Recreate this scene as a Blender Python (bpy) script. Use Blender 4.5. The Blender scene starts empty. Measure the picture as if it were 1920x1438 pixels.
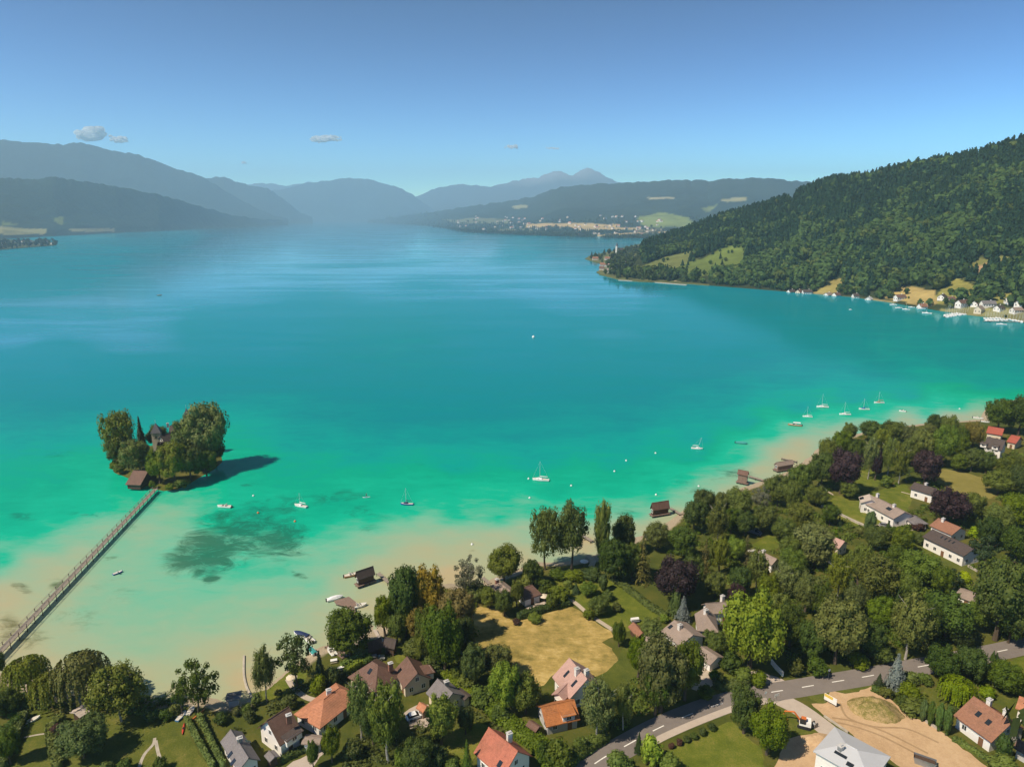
import bpy, math, random
import numpy as np
R = math.radians
sc = bpy.context.scene
col = sc.collection
rnd = random.Random(7)

# ------------------------------------------------------------------ camera, sky, sun, exposure
CAM_H, PITCH, FOC = 120.0, R(13.8), 1280.0
cd = bpy.data.cameras.new('camera'); cam = bpy.data.objects.new('camera', cd); col.objects.link(cam)
cd.sensor_width = 36; cd.lens = 24; cd.clip_start = 1; cd.clip_end = 150000
cam.location = (0, 0, CAM_H); cam.rotation_euler = (R(90) - PITCH, 0, 0)
sc.camera = cam
SUN_EL, SUN_AZ = R(51), R(240)        # azimuth clockwise from +Y (the view direction): left and a little behind
w = bpy.data.worlds.new('World'); sc.world = w; w.use_nodes = True
nt = w.node_tree; bg = nt.nodes['Background']
sky = nt.nodes.new('ShaderNodeTexSky'); sky.sky_type = 'NISHITA'; sky.sun_disc = False
sky.sun_elevation = SUN_EL; sky.sun_rotation = SUN_AZ
sky.altitude = 1500; sky.air_density = 0.85; sky.dust_density = 0.3; sky.ozone_density = 1.2
SKY_GAMMA, SKY_STR = 2.8, 0.0070
gm = nt.nodes.new('ShaderNodeGamma'); gm.inputs[1].default_value = SKY_GAMMA
nt.links.new(sky.outputs[0], gm.inputs[0]); tn = nt.nodes.new('ShaderNodeMix'); tn.data_type = 'RGBA'; tn.blend_type = 'MULTIPLY'; tn.inputs[0].default_value = 1; tn.inputs[7].default_value = (1.0, 1.04, .78, 1)
nt.links.new(gm.outputs[0], tn.inputs[6]); nt.links.new(tn.outputs[2], bg.inputs[0]); bg.inputs[1].default_value = SKY_STR
sd = bpy.data.lights.new('sun', 'SUN'); sun = bpy.data.objects.new('sun', sd); col.objects.link(sun)
sd.energy = 5.0; sd.angle = R(0.55); sd.color = (1.0, 0.88, 0.70)
sun.rotation_euler = (R(90) - SUN_EL, 0, -SUN_AZ + math.pi)
sun.location = (-300, -200, 600)
sc.view_settings.view_transform = 'Standard'; sc.view_settings.look = 'None'
sc.view_settings.exposure = 0.30; sc.view_settings.gamma = 1.0
sc.render.engine = 'CYCLES'
sc.cycles.use_denoising = True
sc.cycles.max_bounces = 5; sc.cycles.diffuse_bounces = 2; sc.cycles.glossy_bounces = 2
sc.cycles.transmission_bounces = 3; sc.cycles.volume_bounces = 4
sc.cycles.caustics_reflective = False; sc.cycles.caustics_refractive = False

# ------------------------------------------------------------------ where things stand
CP, SP = math.cos(PITCH), math.sin(PITCH)
def ray(px, py):
    a = (px - 960) / FOC; b = (719 - py) / FOC
    return np.array([a, CP + b * SP, -SP + b * CP])
def atz(px, py, z=0.0):
    d = ray(px, py); t = (z - CAM_H) / d[2]
    return np.array([d[0] * t, d[1] * t, z])
ZG = 0.8                                # the flat land behind the shore
def at(px, py): return atz(px, py, ZG)
def atd(px, py, D):                     # the point at ground distance D towards a bearing and a slope
    d = ray(px, py); t = D / math.hypot(d[0], d[1])
    return np.array([d[0] * t, d[1] * t, CAM_H + d[2] * t])
def proj(P):
    P = np.asarray(P, float); x = P[..., 0]; y = P[..., 1]; z = P[..., 2] - CAM_H
    F = y * CP - z * SP; U = y * SP + z * CP
    F = np.where(F < 1, 1, F)
    return 960 + FOC * x / F, 719 - FOC * U / F
def depth(P): return P[1] * CP - (P[2] - CAM_H) * SP

# ------------------------------------------------------------------ objects
def tag(o, label=None, cat=None, group=None, kind=None):
    if label: o['label'] = label
    if cat: o['category'] = cat
    if group: o['group'] = group
    if kind: o['kind'] = kind
    return o
def empty(name, loc=(0, 0, 0), rz=0.0, label=None, cat=None, group=None):
    o = bpy.data.objects.new(name, None); col.objects.link(o)
    o.empty_display_size = 1; o.location = loc; o.rotation_euler = (0, 0, rz)
    return tag(o, label, cat, group)
def link(name, me, mat=None, parent=None, loc=None, rz=None):
    o = bpy.data.objects.new(name, me); col.objects.link(o)
    if mat is not None:
        if len(me.materials) == 0: me.materials.append(mat)
        elif me.materials[0] != mat:
            o.material_slots[0].link = 'OBJECT'; o.material_slots[0].material = mat
    if parent is not None: o.parent = parent
    if loc is not None: o.location = loc
    if rz is not None: o.rotation_euler = (0, 0, rz)
    return o
def copy_tree(o, parent=None):
    c = o.copy(); col.objects.link(c)
    if parent is not None: c.parent = parent
    for ch in list(o.children): copy_tree(ch, c)
    return c
class MB:
    def __init__(s): s.v = []; s.f = []; s.m = []
    def add(s, v, f, m=0):
        n = len(s.v); s.v += [tuple(map(float, p)) for p in v]; s.f += [tuple(i + n for i in q) for q in f]; s.m += [m] * len(f)
    def box(s, x0, y0, z0, x1, y1, z1, m=0):
        s.add([(x0,y0,z0),(x1,y0,z0),(x1,y1,z0),(x0,y1,z0),(x0,y0,z1),(x1,y0,z1),(x1,y1,z1),(x0,y1,z1)],
              [(3,2,1,0),(4,5,6,7),(0,1,5,4),(1,2,6,5),(2,3,7,6),(3,0,4,7)], m)
    def obox(s, c, ang, sx, sy, z0, z1, m=0):
        ca, sa = math.cos(ang), math.sin(ang); p = []
        for z in (z0, z1):
            for a, b in ((-1,-1),(1,-1),(1,1),(-1,1)):
                p.append((c[0] + a*sx/2*ca - b*sy/2*sa, c[1] + a*sx/2*sa + b*sy/2*ca, z))
        s.add(p, [(3,2,1,0),(4,5,6,7),(0,1,5,4),(1,2,6,5),(2,3,7,6),(3,0,4,7)], m)
    def prism(s, pts, z0, z1, m=0):
        n = len(pts)
        s.add([(p[0],p[1],z0) for p in pts] + [(p[0],p[1],z1) for p in pts],
              [tuple(range(n-1,-1,-1)), tuple(range(n,2*n))] + [(i,(i+1)%n,n+(i+1)%n,n+i) for i in range(n)], m)
    def tube(s, p0, p1, r0, r1=None, n=8, m=0):
        p0 = np.array(p0, float); p1 = np.array(p1, float); r1 = r0 if r1 is None else r1
        d = p1 - p0; d /= max(np.linalg.norm(d), 1e-9)
        a = np.cross(d, (0,0,1) if abs(d[2]) < .9 else (1,0,0)); a /= np.linalg.norm(a); b = np.cross(d, a)
        v = []
        for p, r in ((p0, r0), (p1, r1)):
            for k in range(n):
                t = 2*math.pi*k/n; v.append(p + r*(a*math.cos(t) + b*math.sin(t)))
        s.add(v, [(k,(k+1)%n,n+(k+1)%n,n+k) for k in range(n)] + [tuple(range(n-1,-1,-1)), tuple(range(n,2*n))], m)
    def shell(s, v, f, t, m=0):          # a roof skin with thickness t downwards
        n = len(v); v = [np.array(p, float) for p in v]; lo = [p - (0,0,t) for p in v]; ed = {}
        for q in f:
            for i in range(len(q)): ed[(q[i], q[(i+1)%len(q)])] = 1
        F = list(f) + [tuple(i+n for i in reversed(q)) for q in f]
        for (a, b) in ed:
            if (b, a) not in ed: F.append((b, a, a+n, b+n))
        s.add(v + lo, F, m)
    def loft(s, rings, cap=True, m=0):
        n = len(rings[0]); v = [p for r in rings for p in r]; f = []
        for k in range(len(rings)-1):
            for i in range(n): f.append((k*n+i, k*n+(i+1)%n, (k+1)*n+(i+1)%n, (k+1)*n+i))
        if cap: f += [tuple(range(n-1,-1,-1)), tuple(range((len(rings)-1)*n, len(rings)*n))]
        s.add(v, f, m)
    def mesh(s, name, mats=(), smooth=False):
        me = bpy.data.meshes.new(name); me.from_pydata(s.v, [], s.f); me.update()
        for m in mats: me.materials.append(m)
        if len(mats) > 1: me.polygons.foreach_set('material_index', s.m)
        if smooth: me.polygons.foreach_set('use_smooth', [True]*len(me.polygons))
        return me
    def build(s, name, mat, parent=None, smooth=False, off=None):
        if off is not None: s.v = [(a-off[0], b-off[1], c-off[2]) for a, b, c in s.v]
        mats = mat if isinstance(mat, (list, tuple)) else [mat]
        return link(name, s.mesh(name, mats, smooth), None, parent)
def mesh_np(name, v, f, mat, smooth=False):
    me = bpy.data.meshes.new(name)
    v = np.asarray(v, np.float32); f = np.asarray(f, np.int32); k = f.shape[1]
    me.vertices.add(len(v)); me.vertices.foreach_set('co', v.ravel())
    me.loops.add(f.size); me.loops.foreach_set('vertex_index', f.ravel())
    me.polygons.add(len(f)); me.polygons.foreach_set('loop_start', np.arange(0, f.size, k, dtype=np.int32))
    me.polygons.foreach_set('loop_total', np.full(len(f), k, np.int32))
    if smooth: me.polygons.foreach_set('use_smooth', np.ones(len(f), bool))
    me.update(calc_edges=True); me.validate()
    if mat is not None: me.materials.append(mat)
    return me
def attr(me, name, arr): me.attributes.new(name, 'FLOAT', 'POINT').data.foreach_set('value', np.asarray(arr, np.float32).ravel())
def attr_col(me, name, arr):
    a = np.ones((len(arr), 4), np.float32); a[:, :3] = arr
    me.attributes.new(name, 'FLOAT_COLOR', 'POINT').data.foreach_set('color', a.ravel())
def grid_faces(nr, nc):
    i = np.arange(nr-1)[:, None]*nc + np.arange(nc-1)[None, :]
    return np.stack([i, i+1, i+nc+1, i+nc], -1).reshape(-1, 4)

# ------------------------------------------------------------------ noise and polygons
def _h(i, j, s):
    n = (i.astype(np.int64)*374761393 + j.astype(np.int64)*668265263 + s*974711) & 0x7fffffff
    n = ((n ^ (n >> 13))*1274126177) & 0x7fffffff
    return ((n ^ (n >> 16)) & 0xffff)/65535.0
def vnoise(x, y, s=0):
    x = np.asarray(x, float); y = np.asarray(y, float); i = np.floor(x); j = np.floor(y); u = x-i; v = y-j
    u = u*u*(3-2*u); v = v*v*(3-2*v)
    return (_h(i,j,s)*(1-u)+_h(i+1,j,s)*u)*(1-v) + (_h(i,j+1,s)*(1-u)+_h(i+1,j+1,s)*u)*v
def fbm(x, y, o=4, s=0):
    r = 0; a = .5
    for k in range(o): r = r + a*vnoise(x*2**k, y*2**k, s+k); a *= .5
    return r/(1-.5**o)
def inpoly(x, y, poly):
    x = np.asarray(x, float); y = np.asarray(y, float); r = np.zeros(x.shape, bool); n = len(poly)
    for k in range(n):
        (x0, y0), (x1, y1) = poly[k], poly[(k+1) % n]
        c = ((y0 > y) != (y1 > y)); 
        xx = (x1-x0)*(y-y0)/((y1-y0) if y1 != y0 else 1e-9) + x0
        r ^= c & (x < xx)
    return r
def polydist(x, y, pts, closed=False):
    d = np.full(np.shape(x), 1e18)
    n = len(pts)
    for k in range(n if closed else n-1):
        ax, ay = pts[k][0], pts[k][1]; bx, by = pts[(k+1)%n][0], pts[(k+1)%n][1]
        L = (bx-ax)**2+(by-ay)**2+1e-9
        t = np.clip(((x-ax)*(bx-ax)+(y-ay)*(by-ay))/L, 0, 1)
        d = np.minimum(d, (x-ax-t*(bx-ax))**2+(y-ay-t*(by-ay))**2)
    return np.sqrt(d)

# ------------------------------------------------------------------ materials
def lin(c):
    return tuple((u/12.92 if u <= .04045 else ((u+.055)/1.055)**2.4) for u in [k/255 for k in c])
class N:
    def __init__(s, name):
        s.m = bpy.data.materials.new(name); s.m.use_nodes = True; s.t = s.m.node_tree; s.t.nodes.clear()
        s.out = s.n('ShaderNodeOutputMaterial')
    def n(s, t, **k):
        x = s.t.nodes.new(t)
        for a, b in k.items(): setattr(x, a, b)
        return x
    def l(s, a, b): s.t.links.new(a, b)
    def val(s, x, inp):
        if hasattr(x, 'is_output') or isinstance(x, bpy.types.NodeSocket): s.l(x, inp)
        else: inp.default_value = x
    def math(s, op, a, b=0.5, c=None, clamp=False):
        x = s.n('ShaderNodeMath', operation=op, use_clamp=clamp); s.val(a, x.inputs[0]); s.val(b, x.inputs[1])
        if c is not None: s.val(c, x.inputs[2])
        return x.outputs[0]
    def mix(s, f, a, b, blend='MIX'):
        x = s.n('ShaderNodeMix', data_type='RGBA', blend_type=blend); s.val(f, x.inputs[0])
        for v, i in ((a, x.inputs[6]), (b, x.inputs[7])):
            s.val(v if isinstance(v, bpy.types.NodeSocket) else (*v, 1), i)
        return x.outputs[2]
    def noise(s, scale, detail=3, co=None, rough=.5, dist=0.0):
        x = s.n('ShaderNodeTexNoise'); x.inputs['Scale'].default_value = scale; x.inputs['Detail'].default_value = detail
        x.inputs['Roughness'].default_value = rough; x.inputs['Distortion'].default_value = dist
        if co is not None: s.l(co, x.inputs['Vector'])
        return x.outputs['Fac']
    def pos(s): return s.n('ShaderNodeNewGeometry').outputs['Position']
    def obj(s): return s.n('ShaderNodeTexCoord').outputs['Object']
    def scaled(s, co, sc_, rot=(0,0,0)):
        x = s.n('ShaderNodeMapping'); x.inputs['Scale'].default_value = sc_; x.inputs['Rotation'].default_value = rot; s.l(co, x.inputs['Vector']); return x.outputs[0]
    def ramp(s, f, stops, interp='LINEAR'):
        x = s.n('ShaderNodeValToRGB'); x.color_ramp.interpolation = interp; e = x.color_ramp.elements
        while len(e) < len(stops): e.new(0.5)
        for k, (p, c) in enumerate(stops): e[k].position = p; e[k].color = (*c, 1) if len(c) == 3 else c
        s.l(f, x.inputs[0]); return x.outputs[0]
    def attr(s, name):
        x = s.n('ShaderNodeAttribute'); x.attribute_name = name; return x
    def bsdf(s, c, rough=.7, spec=.3, bump=None, bstr=.3, bdist=.1, **k):
        b = s.n('ShaderNodeBsdfPrincipled'); s.val(c if isinstance(c, bpy.types.NodeSocket) else (*c, 1), b.inputs['Base Color'])
        s.val(rough, b.inputs['Roughness']); s.val(spec, b.inputs['Specular IOR Level'])
        for kk, v in k.items(): s.val(v, b.inputs[kk])
        if bump is not None:
            x = s.n('ShaderNodeBump'); x.inputs['Strength'].default_value = bstr; x.inputs['Distance'].default_value = bdist
            s.l(bump, x.inputs['Height']); s.l(x.outputs[0], b.inputs['Normal'])
        return b
    def surf(s, b): s.l(b.outputs[0], s.out.inputs['Surface']); return s.m
def sh(c, f): return tuple(min(1, x*f) for x in c)
def simple(name, c, rough=.7, var=.25, scale=.8, spec=.3, metal=0.0):
    n = N(name); co = n.obj(); a = n.noise(scale, 4, co); b = n.noise(scale*9, 2, co)
    f = n.math('ADD', n.math('MULTIPLY', a, .7), n.math('MULTIPLY', b, .3))
    c1 = n.ramp(f, [(.25, sh(c, 1-var)), (.75, sh(c, 1+var))])
    return n.surf(n.bsdf(c1, rough, spec, Metallic=metal))
def roofmat(name, c, var=.3, moss=(.06,.055,.03), moss_amt=.3):
    n = N(name); co = n.pos()
    big = n.noise(.22, 4, co, .6); fine = n.noise(2.6, 3, co, .7)
    st = n.noise(1, 3, n.scaled(co, (1.4, 1.4, .25)), .6)
    f = n.math('ADD', n.math('MULTIPLY', fine, .55), n.math('MULTIPLY', st, .45))
    c1 = n.ramp(f, [(.3, sh(c, 1-var)), (.5, c), (.72, sh(c, 1+var))])
    mm = n.ramp(big, [(.5, (0,0,0)), (.75, (moss_amt,)*3)])
    c2 = n.mix(n.math('MULTIPLY', mm, 1.0), c1, moss)
    wv = n.n('ShaderNodeTexWave', wave_type='BANDS', bands_direction='Z'); wv.inputs['Scale'].default_value = 1.3
    wv.inputs['Distortion'].default_value = .6; n.l(co, wv.inputs['Vector'])
    return n.surf(n.bsdf(c2, .75, .25, bump=wv.outputs['Fac'], bstr=.5, bdist=.06))
def foliage(name, c, c2, trans=.30):
    n = N(name); oi = n.n('ShaderNodeObjectInfo'); co = n.obj(); po = n.pos()
    a = n.noise(.35, 2, po, .5); b = n.noise(2.5, 2, po)
    f = n.math('ADD', n.math('MULTIPLY', a, .55), n.math('MULTIPLY', b, .45))
    c1 = n.ramp(f, [(.25, c), (.75, c2)])
    h = n.n('ShaderNodeHueSaturation'); n.l(c1, h.inputs['Color'])
    n.l(n.math('MULTIPLY_ADD', oi.outputs['Random'], .028, .487), h.inputs['Hue'])
    n.l(n.math('MULTIPLY_ADD', n.math('FRACT', n.math('MULTIPLY', oi.outputs['Random'], 7.31)), .5, .75), h.inputs['Value'])
    n.l(n.math('MULTIPLY_ADD', n.math('FRACT', n.math('MULTIPLY', oi.outputs['Random'], 3.77)), .25, .85), h.inputs['Saturation'])
    b1 = n.bsdf(h.outputs[0], .6, .22); tr = n.n('ShaderNodeBsdfTranslucent'); n.l(h.outputs[0], tr.inputs[0])
    mx = n.n('ShaderNodeMixShader'); mx.inputs[0].default_value = trans; n.l(b1.outputs[0], mx.inputs[1]); n.l(tr.outputs[0], mx.inputs[2])
    n.l(mx.outputs[0], n.out.inputs['Surface']); return n.m
M = {}
M['bark'] = simple('bark', (.10,.075,.05), .9, .4, 2)
M['birchbark'] = simple('pale_bark', (.34,.31,.27), .85, .5, 3)
M['dark'] = foliage('dark_leaves', (0.037,0.063,0.010), (0.114,0.159,0.016))
M['mid'] = foliage('mid_leaves', (0.063,0.096,0.010), (0.173,0.218,0.019))
M['olive'] = foliage('olive_leaves', (0.091,0.113,0.020), (0.193,0.218,0.034))
M['lime'] = foliage('lime_leaves', (0.155,0.221,0.012), (0.337,0.407,0.028), .3)
M['bright'] = foliage('bright_leaves', (0.084,0.138,0.011), (0.222,0.289,0.020), .28)
M['gold'] = foliage('golden_leaves', (0.151,0.122,0.022), (0.324,0.241,0.048), .25)
M['willow'] = foliage('willow_leaves', (.125,.145,.016), (.24,.25,.034), .28)
M['copper'] = foliage('copper_leaves', (.022,.012,.014), (.058,.030,.030), .12)
M['conifer'] = foliage('conifer_needles', (0.022,0.046,0.012), (0.057,0.089,0.018), .1)
M['blue'] = foliage('blue_needles', (.085,.105,.095), (.20,.225,.20), .1)
M['larch'] = foliage('larch_needles', (0.081,0.080,0.020), (0.192,0.167,0.042), .2)
M['thuja'] = foliage('thuja_leaves', (.045,.075,.012), (.095,.14,.024), .12)
M['silver'] = foliage('silver_leaves', (.10,.105,.06), (.22,.215,.13), .25)
M['hedge'] = foliage('hedge_leaves', (0.063,0.093,0.012), (0.160,0.202,0.020), .15)
M['rust'] = foliage('rust_leaves', (.06,.028,.018), (.11,.05,.028), .15)
M['white'] = simple('white_paint', (.80,.78,.74), .5, .04)
M['plaster'] = simple('white_plaster', (.80,.76,.70), .85, .06, .3)
M['cream'] = simple('cream_plaster', (.66,.56,.42), .85, .08, .3)
M['grey_wall'] = simple('grey_plaster', (.50,.48,.46), .85, .08, .3)
M['timber'] = simple('brown_timber', (.085,.050,.032), .8, .35, 2)
M['plank'] = simple('weathered_planks', (.30,.25,.20), .85, .25, 2)
M['plank_brown'] = simple('brown_planks', (.22,.15,.115), .85, .3, 2)
M['glass'] = simple('window_glass', (.02,.025,.03), .12, .1, 1, .6)
M['door'] = simple('door_wood', (.20,.10,.05), .6, .2, 2)
M['r_brown'] = roofmat('brown_tiles', (.155,.088,.066))
M['r_dark'] = roofmat('dark_tiles', (.082,.062,.055))
M['r_grey'] = roofmat('grey_tiles', (.185,.165,.165), .2)
M['r_orange'] = roofmat('orange_tiles', (.44,.19,.105))
M['r_red'] = roofmat('red_tiles', (.40,.135,.085))
M['r_pink'] = roofmat('pink_tiles', (.44,.275,.23), .18)
M['r_tan'] = roofmat('tan_tiles', (.285,.22,.18), .2)
M['r_crimson'] = roofmat('crimson_tiles', (.34,.085,.055))
M['r_russet'] = roofmat('russet_tiles', (.27,.13,.08))
M['r_rust'] = roofmat('rusty_tiles', (.40,.15,.05), .35, (.10,.06,.04), .6)
M['r_light'] = simple('pale_sheet_roof', (.48,.48,.49), .45, .06, .3, .4)
M['r_cream'] = roofmat('cream_tiles', (.48,.40,.33), .15)
M['chim'] = simple('chimney_render', (.70,.66,.60), .85, .1, 2)
M['chim_b'] = simple('chimney_brick', (.28,.13,.09), .85, .25, 4)
M['metal'] = simple('grey_metal', (.35,.36,.37), .4, .1, 1, .5, .6)
M['rubber'] = simple('black_rubber', (.02,.02,.02), .8, .2)
M['hull'] = simple('white_gelcoat', (.80,.80,.78), .3, .04, 1, .5)
M['deck'] = simple('pale_deck', (.62,.58,.50), .6, .1)
M['navy'] = simple('navy_cover', (.02,.035,.10), .7, .2)
M['bluehull'] = simple('blue_cover', (.01,.09,.34), .5, .15)
M['varnish'] = simple('varnished_wood', (.42,.20,.085), .35, .2, 2, .5)
M['tealcover'] = simple('teal_cover', (.05,.30,.28), .6, .15)
M['alu'] = simple('mast_aluminium', (.62,.64,.64), .35, .05, 1, .5, .3)
M['silvercar'] = simple('silver_car_paint', (.45,.46,.48), .25, .05, 1, .6, .5)
M['whitecar'] = simple('white_car_paint', (.80,.80,.79), .25, .03, 1, .6)
M['vanpaint'] = simple('slate_van_paint', (.16,.18,.24), .3, .05, 1, .6)
M['orange'] = simple('orange_paint', (.62,.17,.04), .45, .15)
M['redplastic'] = simple('red_plastic', (.55,.06,.04), .4, .1)
M['blueplastic'] = simple('blue_plastic', (.08,.22,.42), .4, .1)
M['yellow'] = simple('yellow_paint', (.70,.50,.10), .5, .1)
M['skin'] = simple('skin', (.50,.30,.20), .6, .05)
M['cloth'] = simple('dark_cloth', (.05,.06,.10), .9, .2)
M['hairm'] = simple('brown_hair', (.05,.03,.02), .7, .2)
M['stone'] = simple('pale_stone', (.42,.37,.30), .9, .3, 1)
M['slate'] = simple('tower_slate', (.10,.10,.11), .6, .2, 2)

def ground_mat():
    n = N('lawn'); co = n.pos()
    a = n.noise(.035, 4, co, .6); b = n.noise(.22, 4, co, .65); c = n.noise(2.2, 3, co, .7)
    f = n.math('ADD', n.math('MULTIPLY', a, .5), n.math('ADD', n.math('MULTIPLY', b, .32), n.math('MULTIPLY', c, .18)))
    g = n.ramp(f, [(.32, (.040,.055,.010)), (.47, (.075,.088,.014)), (.60, (.13,.115,.024)), (.74, (.23,.165,.055))])
    s = n.ramp(n.math('ADD', n.attr('sand').outputs['Fac'], n.math('MULTIPLY', n.math('SUBTRACT', b, .5), .5)), [(.4,(0,0,0)),(.62,(1,1,1))])
    sand = n.ramp(c, [(.3,(.30,.24,.16)),(.7,(.44,.36,.25))])
    return n.surf(n.bsdf(n.mix(s, g, sand), .9, .15, bump=c, bstr=.5, bdist=.15))
M['ground'] = ground_mat()
def patch(name, stops, s1=.06, s2=.5, s3=3.0, stripes=None, bd=.15):
    n = N(name); co = n.pos(); a = n.noise(s1, 4, co, .6); b = n.noise(s2, 4, co, .65); c = n.noise(s3, 3, co, .7)
    if stripes:
        d = n.noise(1, 3, n.scaled(co, stripes[0], (0,0,stripes[1])), .7)
        c = n.math('ADD', n.math('MULTIPLY', c, .4), n.math('MULTIPLY', d, .6))
    f = n.math('ADD', n.math('MULTIPLY', a, .35), n.math('ADD', n.math('MULTIPLY', b, .35), n.math('MULTIPLY', c, .30)))
    return n.surf(n.bsdf(n.ramp(f, stops), .92, .12, bump=c, bstr=.6, bdist=bd))
M['hay'] = patch('dry_hay', [(.36,(.15,.115,.028)),(.44,(.25,.195,.055)),(.53,(.40,.285,.09)),(.64,(.58,.43,.175))], .05, .30, .75, ((.22,.75,1), .6), .9)
M['earth'] = patch('bare_earth', [(.3,(.36,.23,.12)),(.5,(.52,.35,.20)),(.7,(.62,.45,.27))], .08, .6, 3)
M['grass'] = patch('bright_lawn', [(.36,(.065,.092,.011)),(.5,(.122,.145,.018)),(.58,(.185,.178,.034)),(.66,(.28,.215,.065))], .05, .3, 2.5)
M['deepgrass'] = patch('deep_lawn', [(.36,(.055,.074,.011)),(.5,(.096,.112,.018)),(.58,(.15,.145,.03)),(.67,(.25,.19,.06))], .05, .3, 2.5)  # slightly darker green than the bright lawn
M['meadow'] = patch('mown_meadow', [(.3,(.15,.135,.032)),(.5,(.22,.19,.05)),(.7,(.30,.25,.08))], .03, .3, 2.5)
M['sand'] = patch('beach_sand', [(.3,(.34,.27,.18)),(.5,(.46,.38,.27)),(.7,(.58,.49,.36))], .1, .8, 4)
M['gravel'] = patch('gravel', [(.3,(.36,.29,.22)),(.5,(.46,.38,.29)),(.7,(.56,.47,.38))], .1, 1.2, 6)
M['asphalt'] = patch('asphalt', [(.3,(.165,.14,.125)),(.5,(.21,.18,.16)),(.7,(.25,.215,.19))], .05, .5, 5)
M['pave'] = patch('pale_pavement', [(.3,(.40,.33,.27)),(.5,(.48,.40,.33)),(.7,(.54,.46,.39))], .1, .7, 5)
M['paint'] = simple('road_paint', (.75,.72,.66), .8, .15, 2)
M['track'] = patch('tyre_soil', [(.3,(.26,.17,.09)),(.5,(.36,.24,.13)),(.7,(.46,.32,.19))])
M['mound'] = patch('weedy_soil', [(.36,(.10,.10,.022)),(.46,(.20,.17,.05)),(.54,(.36,.26,.12)),(.66,(.48,.34,.18))], .22, 1.0, 4)

def water_mat():
    n = N('lake_water'); co = n.pos(); t = n.attr('depth_reflection').outputs['Fac']
    a = n.noise(1, 5, n.scaled(co, (.018,.035,1), (0,0,.35)), .62, .6)
    b = n.noise(1, 4, n.scaled(co, (.10,.22,1), (0,0,.25)), .65, .5)
    near = n.ramp(t, [(.0,(.45,.45,.45)),(.35,(1,1,1)),(.62,(1,1,1)),(.95,(.25,.25,.25))])
    d = n.math('ADD', n.math('MULTIPLY', n.math('SUBTRACT', a, .5), .30), n.math('MULTIPLY', n.math('SUBTRACT', b, .5), .17))
    tt = n.math('ADD', t, n.math('MULTIPLY', d, near))
    c = n.ramp(tt, [(0,(.43,.355,.205)),(.06,(.37,.375,.225)),(.17,(.28,.40,.26)),(.32,(.14,.43,.285)),(.43,(.004,.41,.25)),
                    (.55,(.0,.335,.205)),(.66,(.0,.30,.25)),(.80,(.0,.212,.228)),(1.0,(.0,.212,.285))])
    wn = n.noise(1, 7, n.scaled(co, (.075,.12,1), (0,0,.2)), .78, .9)
    wf = n.math('MULTIPLY_ADD', n.attr('weed').outputs['Fac'], 1.0, n.math('MULTIPLY', n.math('SUBTRACT', wn, .5), 3.4))
    wm = n.ramp(wf, [(.22,(0,0,0)),(.5,(.45,.45,.45)),(.9,(1,1,1))])
    wm = n.math('MULTIPLY', wm, n.math('MULTIPLY', n.attr('weed').outputs['Fac'], 2.2, clamp=True))
    wc = n.ramp(t, [(.0,(.15,.115,.04)),(.15,(.075,.13,.055)),(.35,(.018,.115,.065)),(.6,(.0,.17,.11))])
    c = n.mix(n.math('MULTIPLY', wm, .85), c, wc)
    sl = n.attr('slick').outputs['Fac']
    st = n.noise(1, 5, n.scaled(co, (.0013,.0052,1), (0,0,-.5)), .6, 1.2)
    slk = n.ramp(n.math('ADD', sl, n.math('MULTIPLY', n.math('SUBTRACT', st, .5), 1.1)), [(.30,(0,0,0)),(.62,(1,1,1))])
    wave = n.noise(1, 3, n.scaled(co, (.35,.6,1), (0,0,.3)), .6)
    bp = n.n('ShaderNodeBump'); bp.inputs['Distance'].default_value = .12; bp.inputs['Strength'].default_value = .22; n.l(wave, bp.inputs['Height'])
    df = n.n('ShaderNodeBsdfDiffuse'); n.l(c, df.inputs[0])
    gl = n.n('ShaderNodeBsdfGlossy'); gl.inputs['Roughness'].default_value = .09; n.l(bp.outputs[0], gl.inputs['Normal'])
    fr = n.n('ShaderNodeFresnel'); fr.inputs['IOR'].default_value = 1.33; n.l(bp.outputs[0], fr.inputs['Normal'])
    gl.inputs[0].default_value = (.70,.95,1,1)
    wp = n.math('MULTIPLY_ADD', n.noise(1, 5, n.scaled(co, (.0045,.015,1), (0,0,-.35)), .65, 1.0), 1.1, .45)
    k = n.math('MULTIPLY', n.math('MULTIPLY', fr.outputs[0], wp), n.math('MULTIPLY_ADD', slk, WATER_SLICK, WATER_GLOSS), clamp=True)
    mx = n.n('ShaderNodeMixShader'); n.l(k, mx.inputs[0]); n.l(df.outputs[0], mx.inputs[1]); n.l(gl.outputs[0], mx.inputs[2])
    n.l(mx.outputs[0], n.out.inputs['Surface']); return n.m
WATER_GLOSS, WATER_SLICK = .46, .62
M['water'] = water_mat()
def tint_mat(name, s1, s2, amt, rough=.95, bump=None):
    n = N(name); co = n.pos(); a = n.noise(s1, 5, co, .65); b = n.noise(s2, 3, co, .7)
    f = n.math('ADD', n.math('MULTIPLY', a, .55), n.math('MULTIPLY', b, .45))
    m = n.ramp(f, [(.3,(1-amt,)*3),(.7,(1+amt,)*3)])
    c = n.mix(1.0, n.attr('tint').outputs['Color'], m, 'MULTIPLY')
    return n.surf(n.bsdf(c, rough, .05, bump=(b if bump else None), bstr=.8, bdist=bump or 1))
M['hill'] = tint_mat('hillside', .02, .12, .3, bump=1.0)
M['range'] = tint_mat('wooded_range', .0022, .012, .35, bump=18.0)
M['forest'] = tint_mat('forest_leaves', .03, .4, .3)
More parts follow.
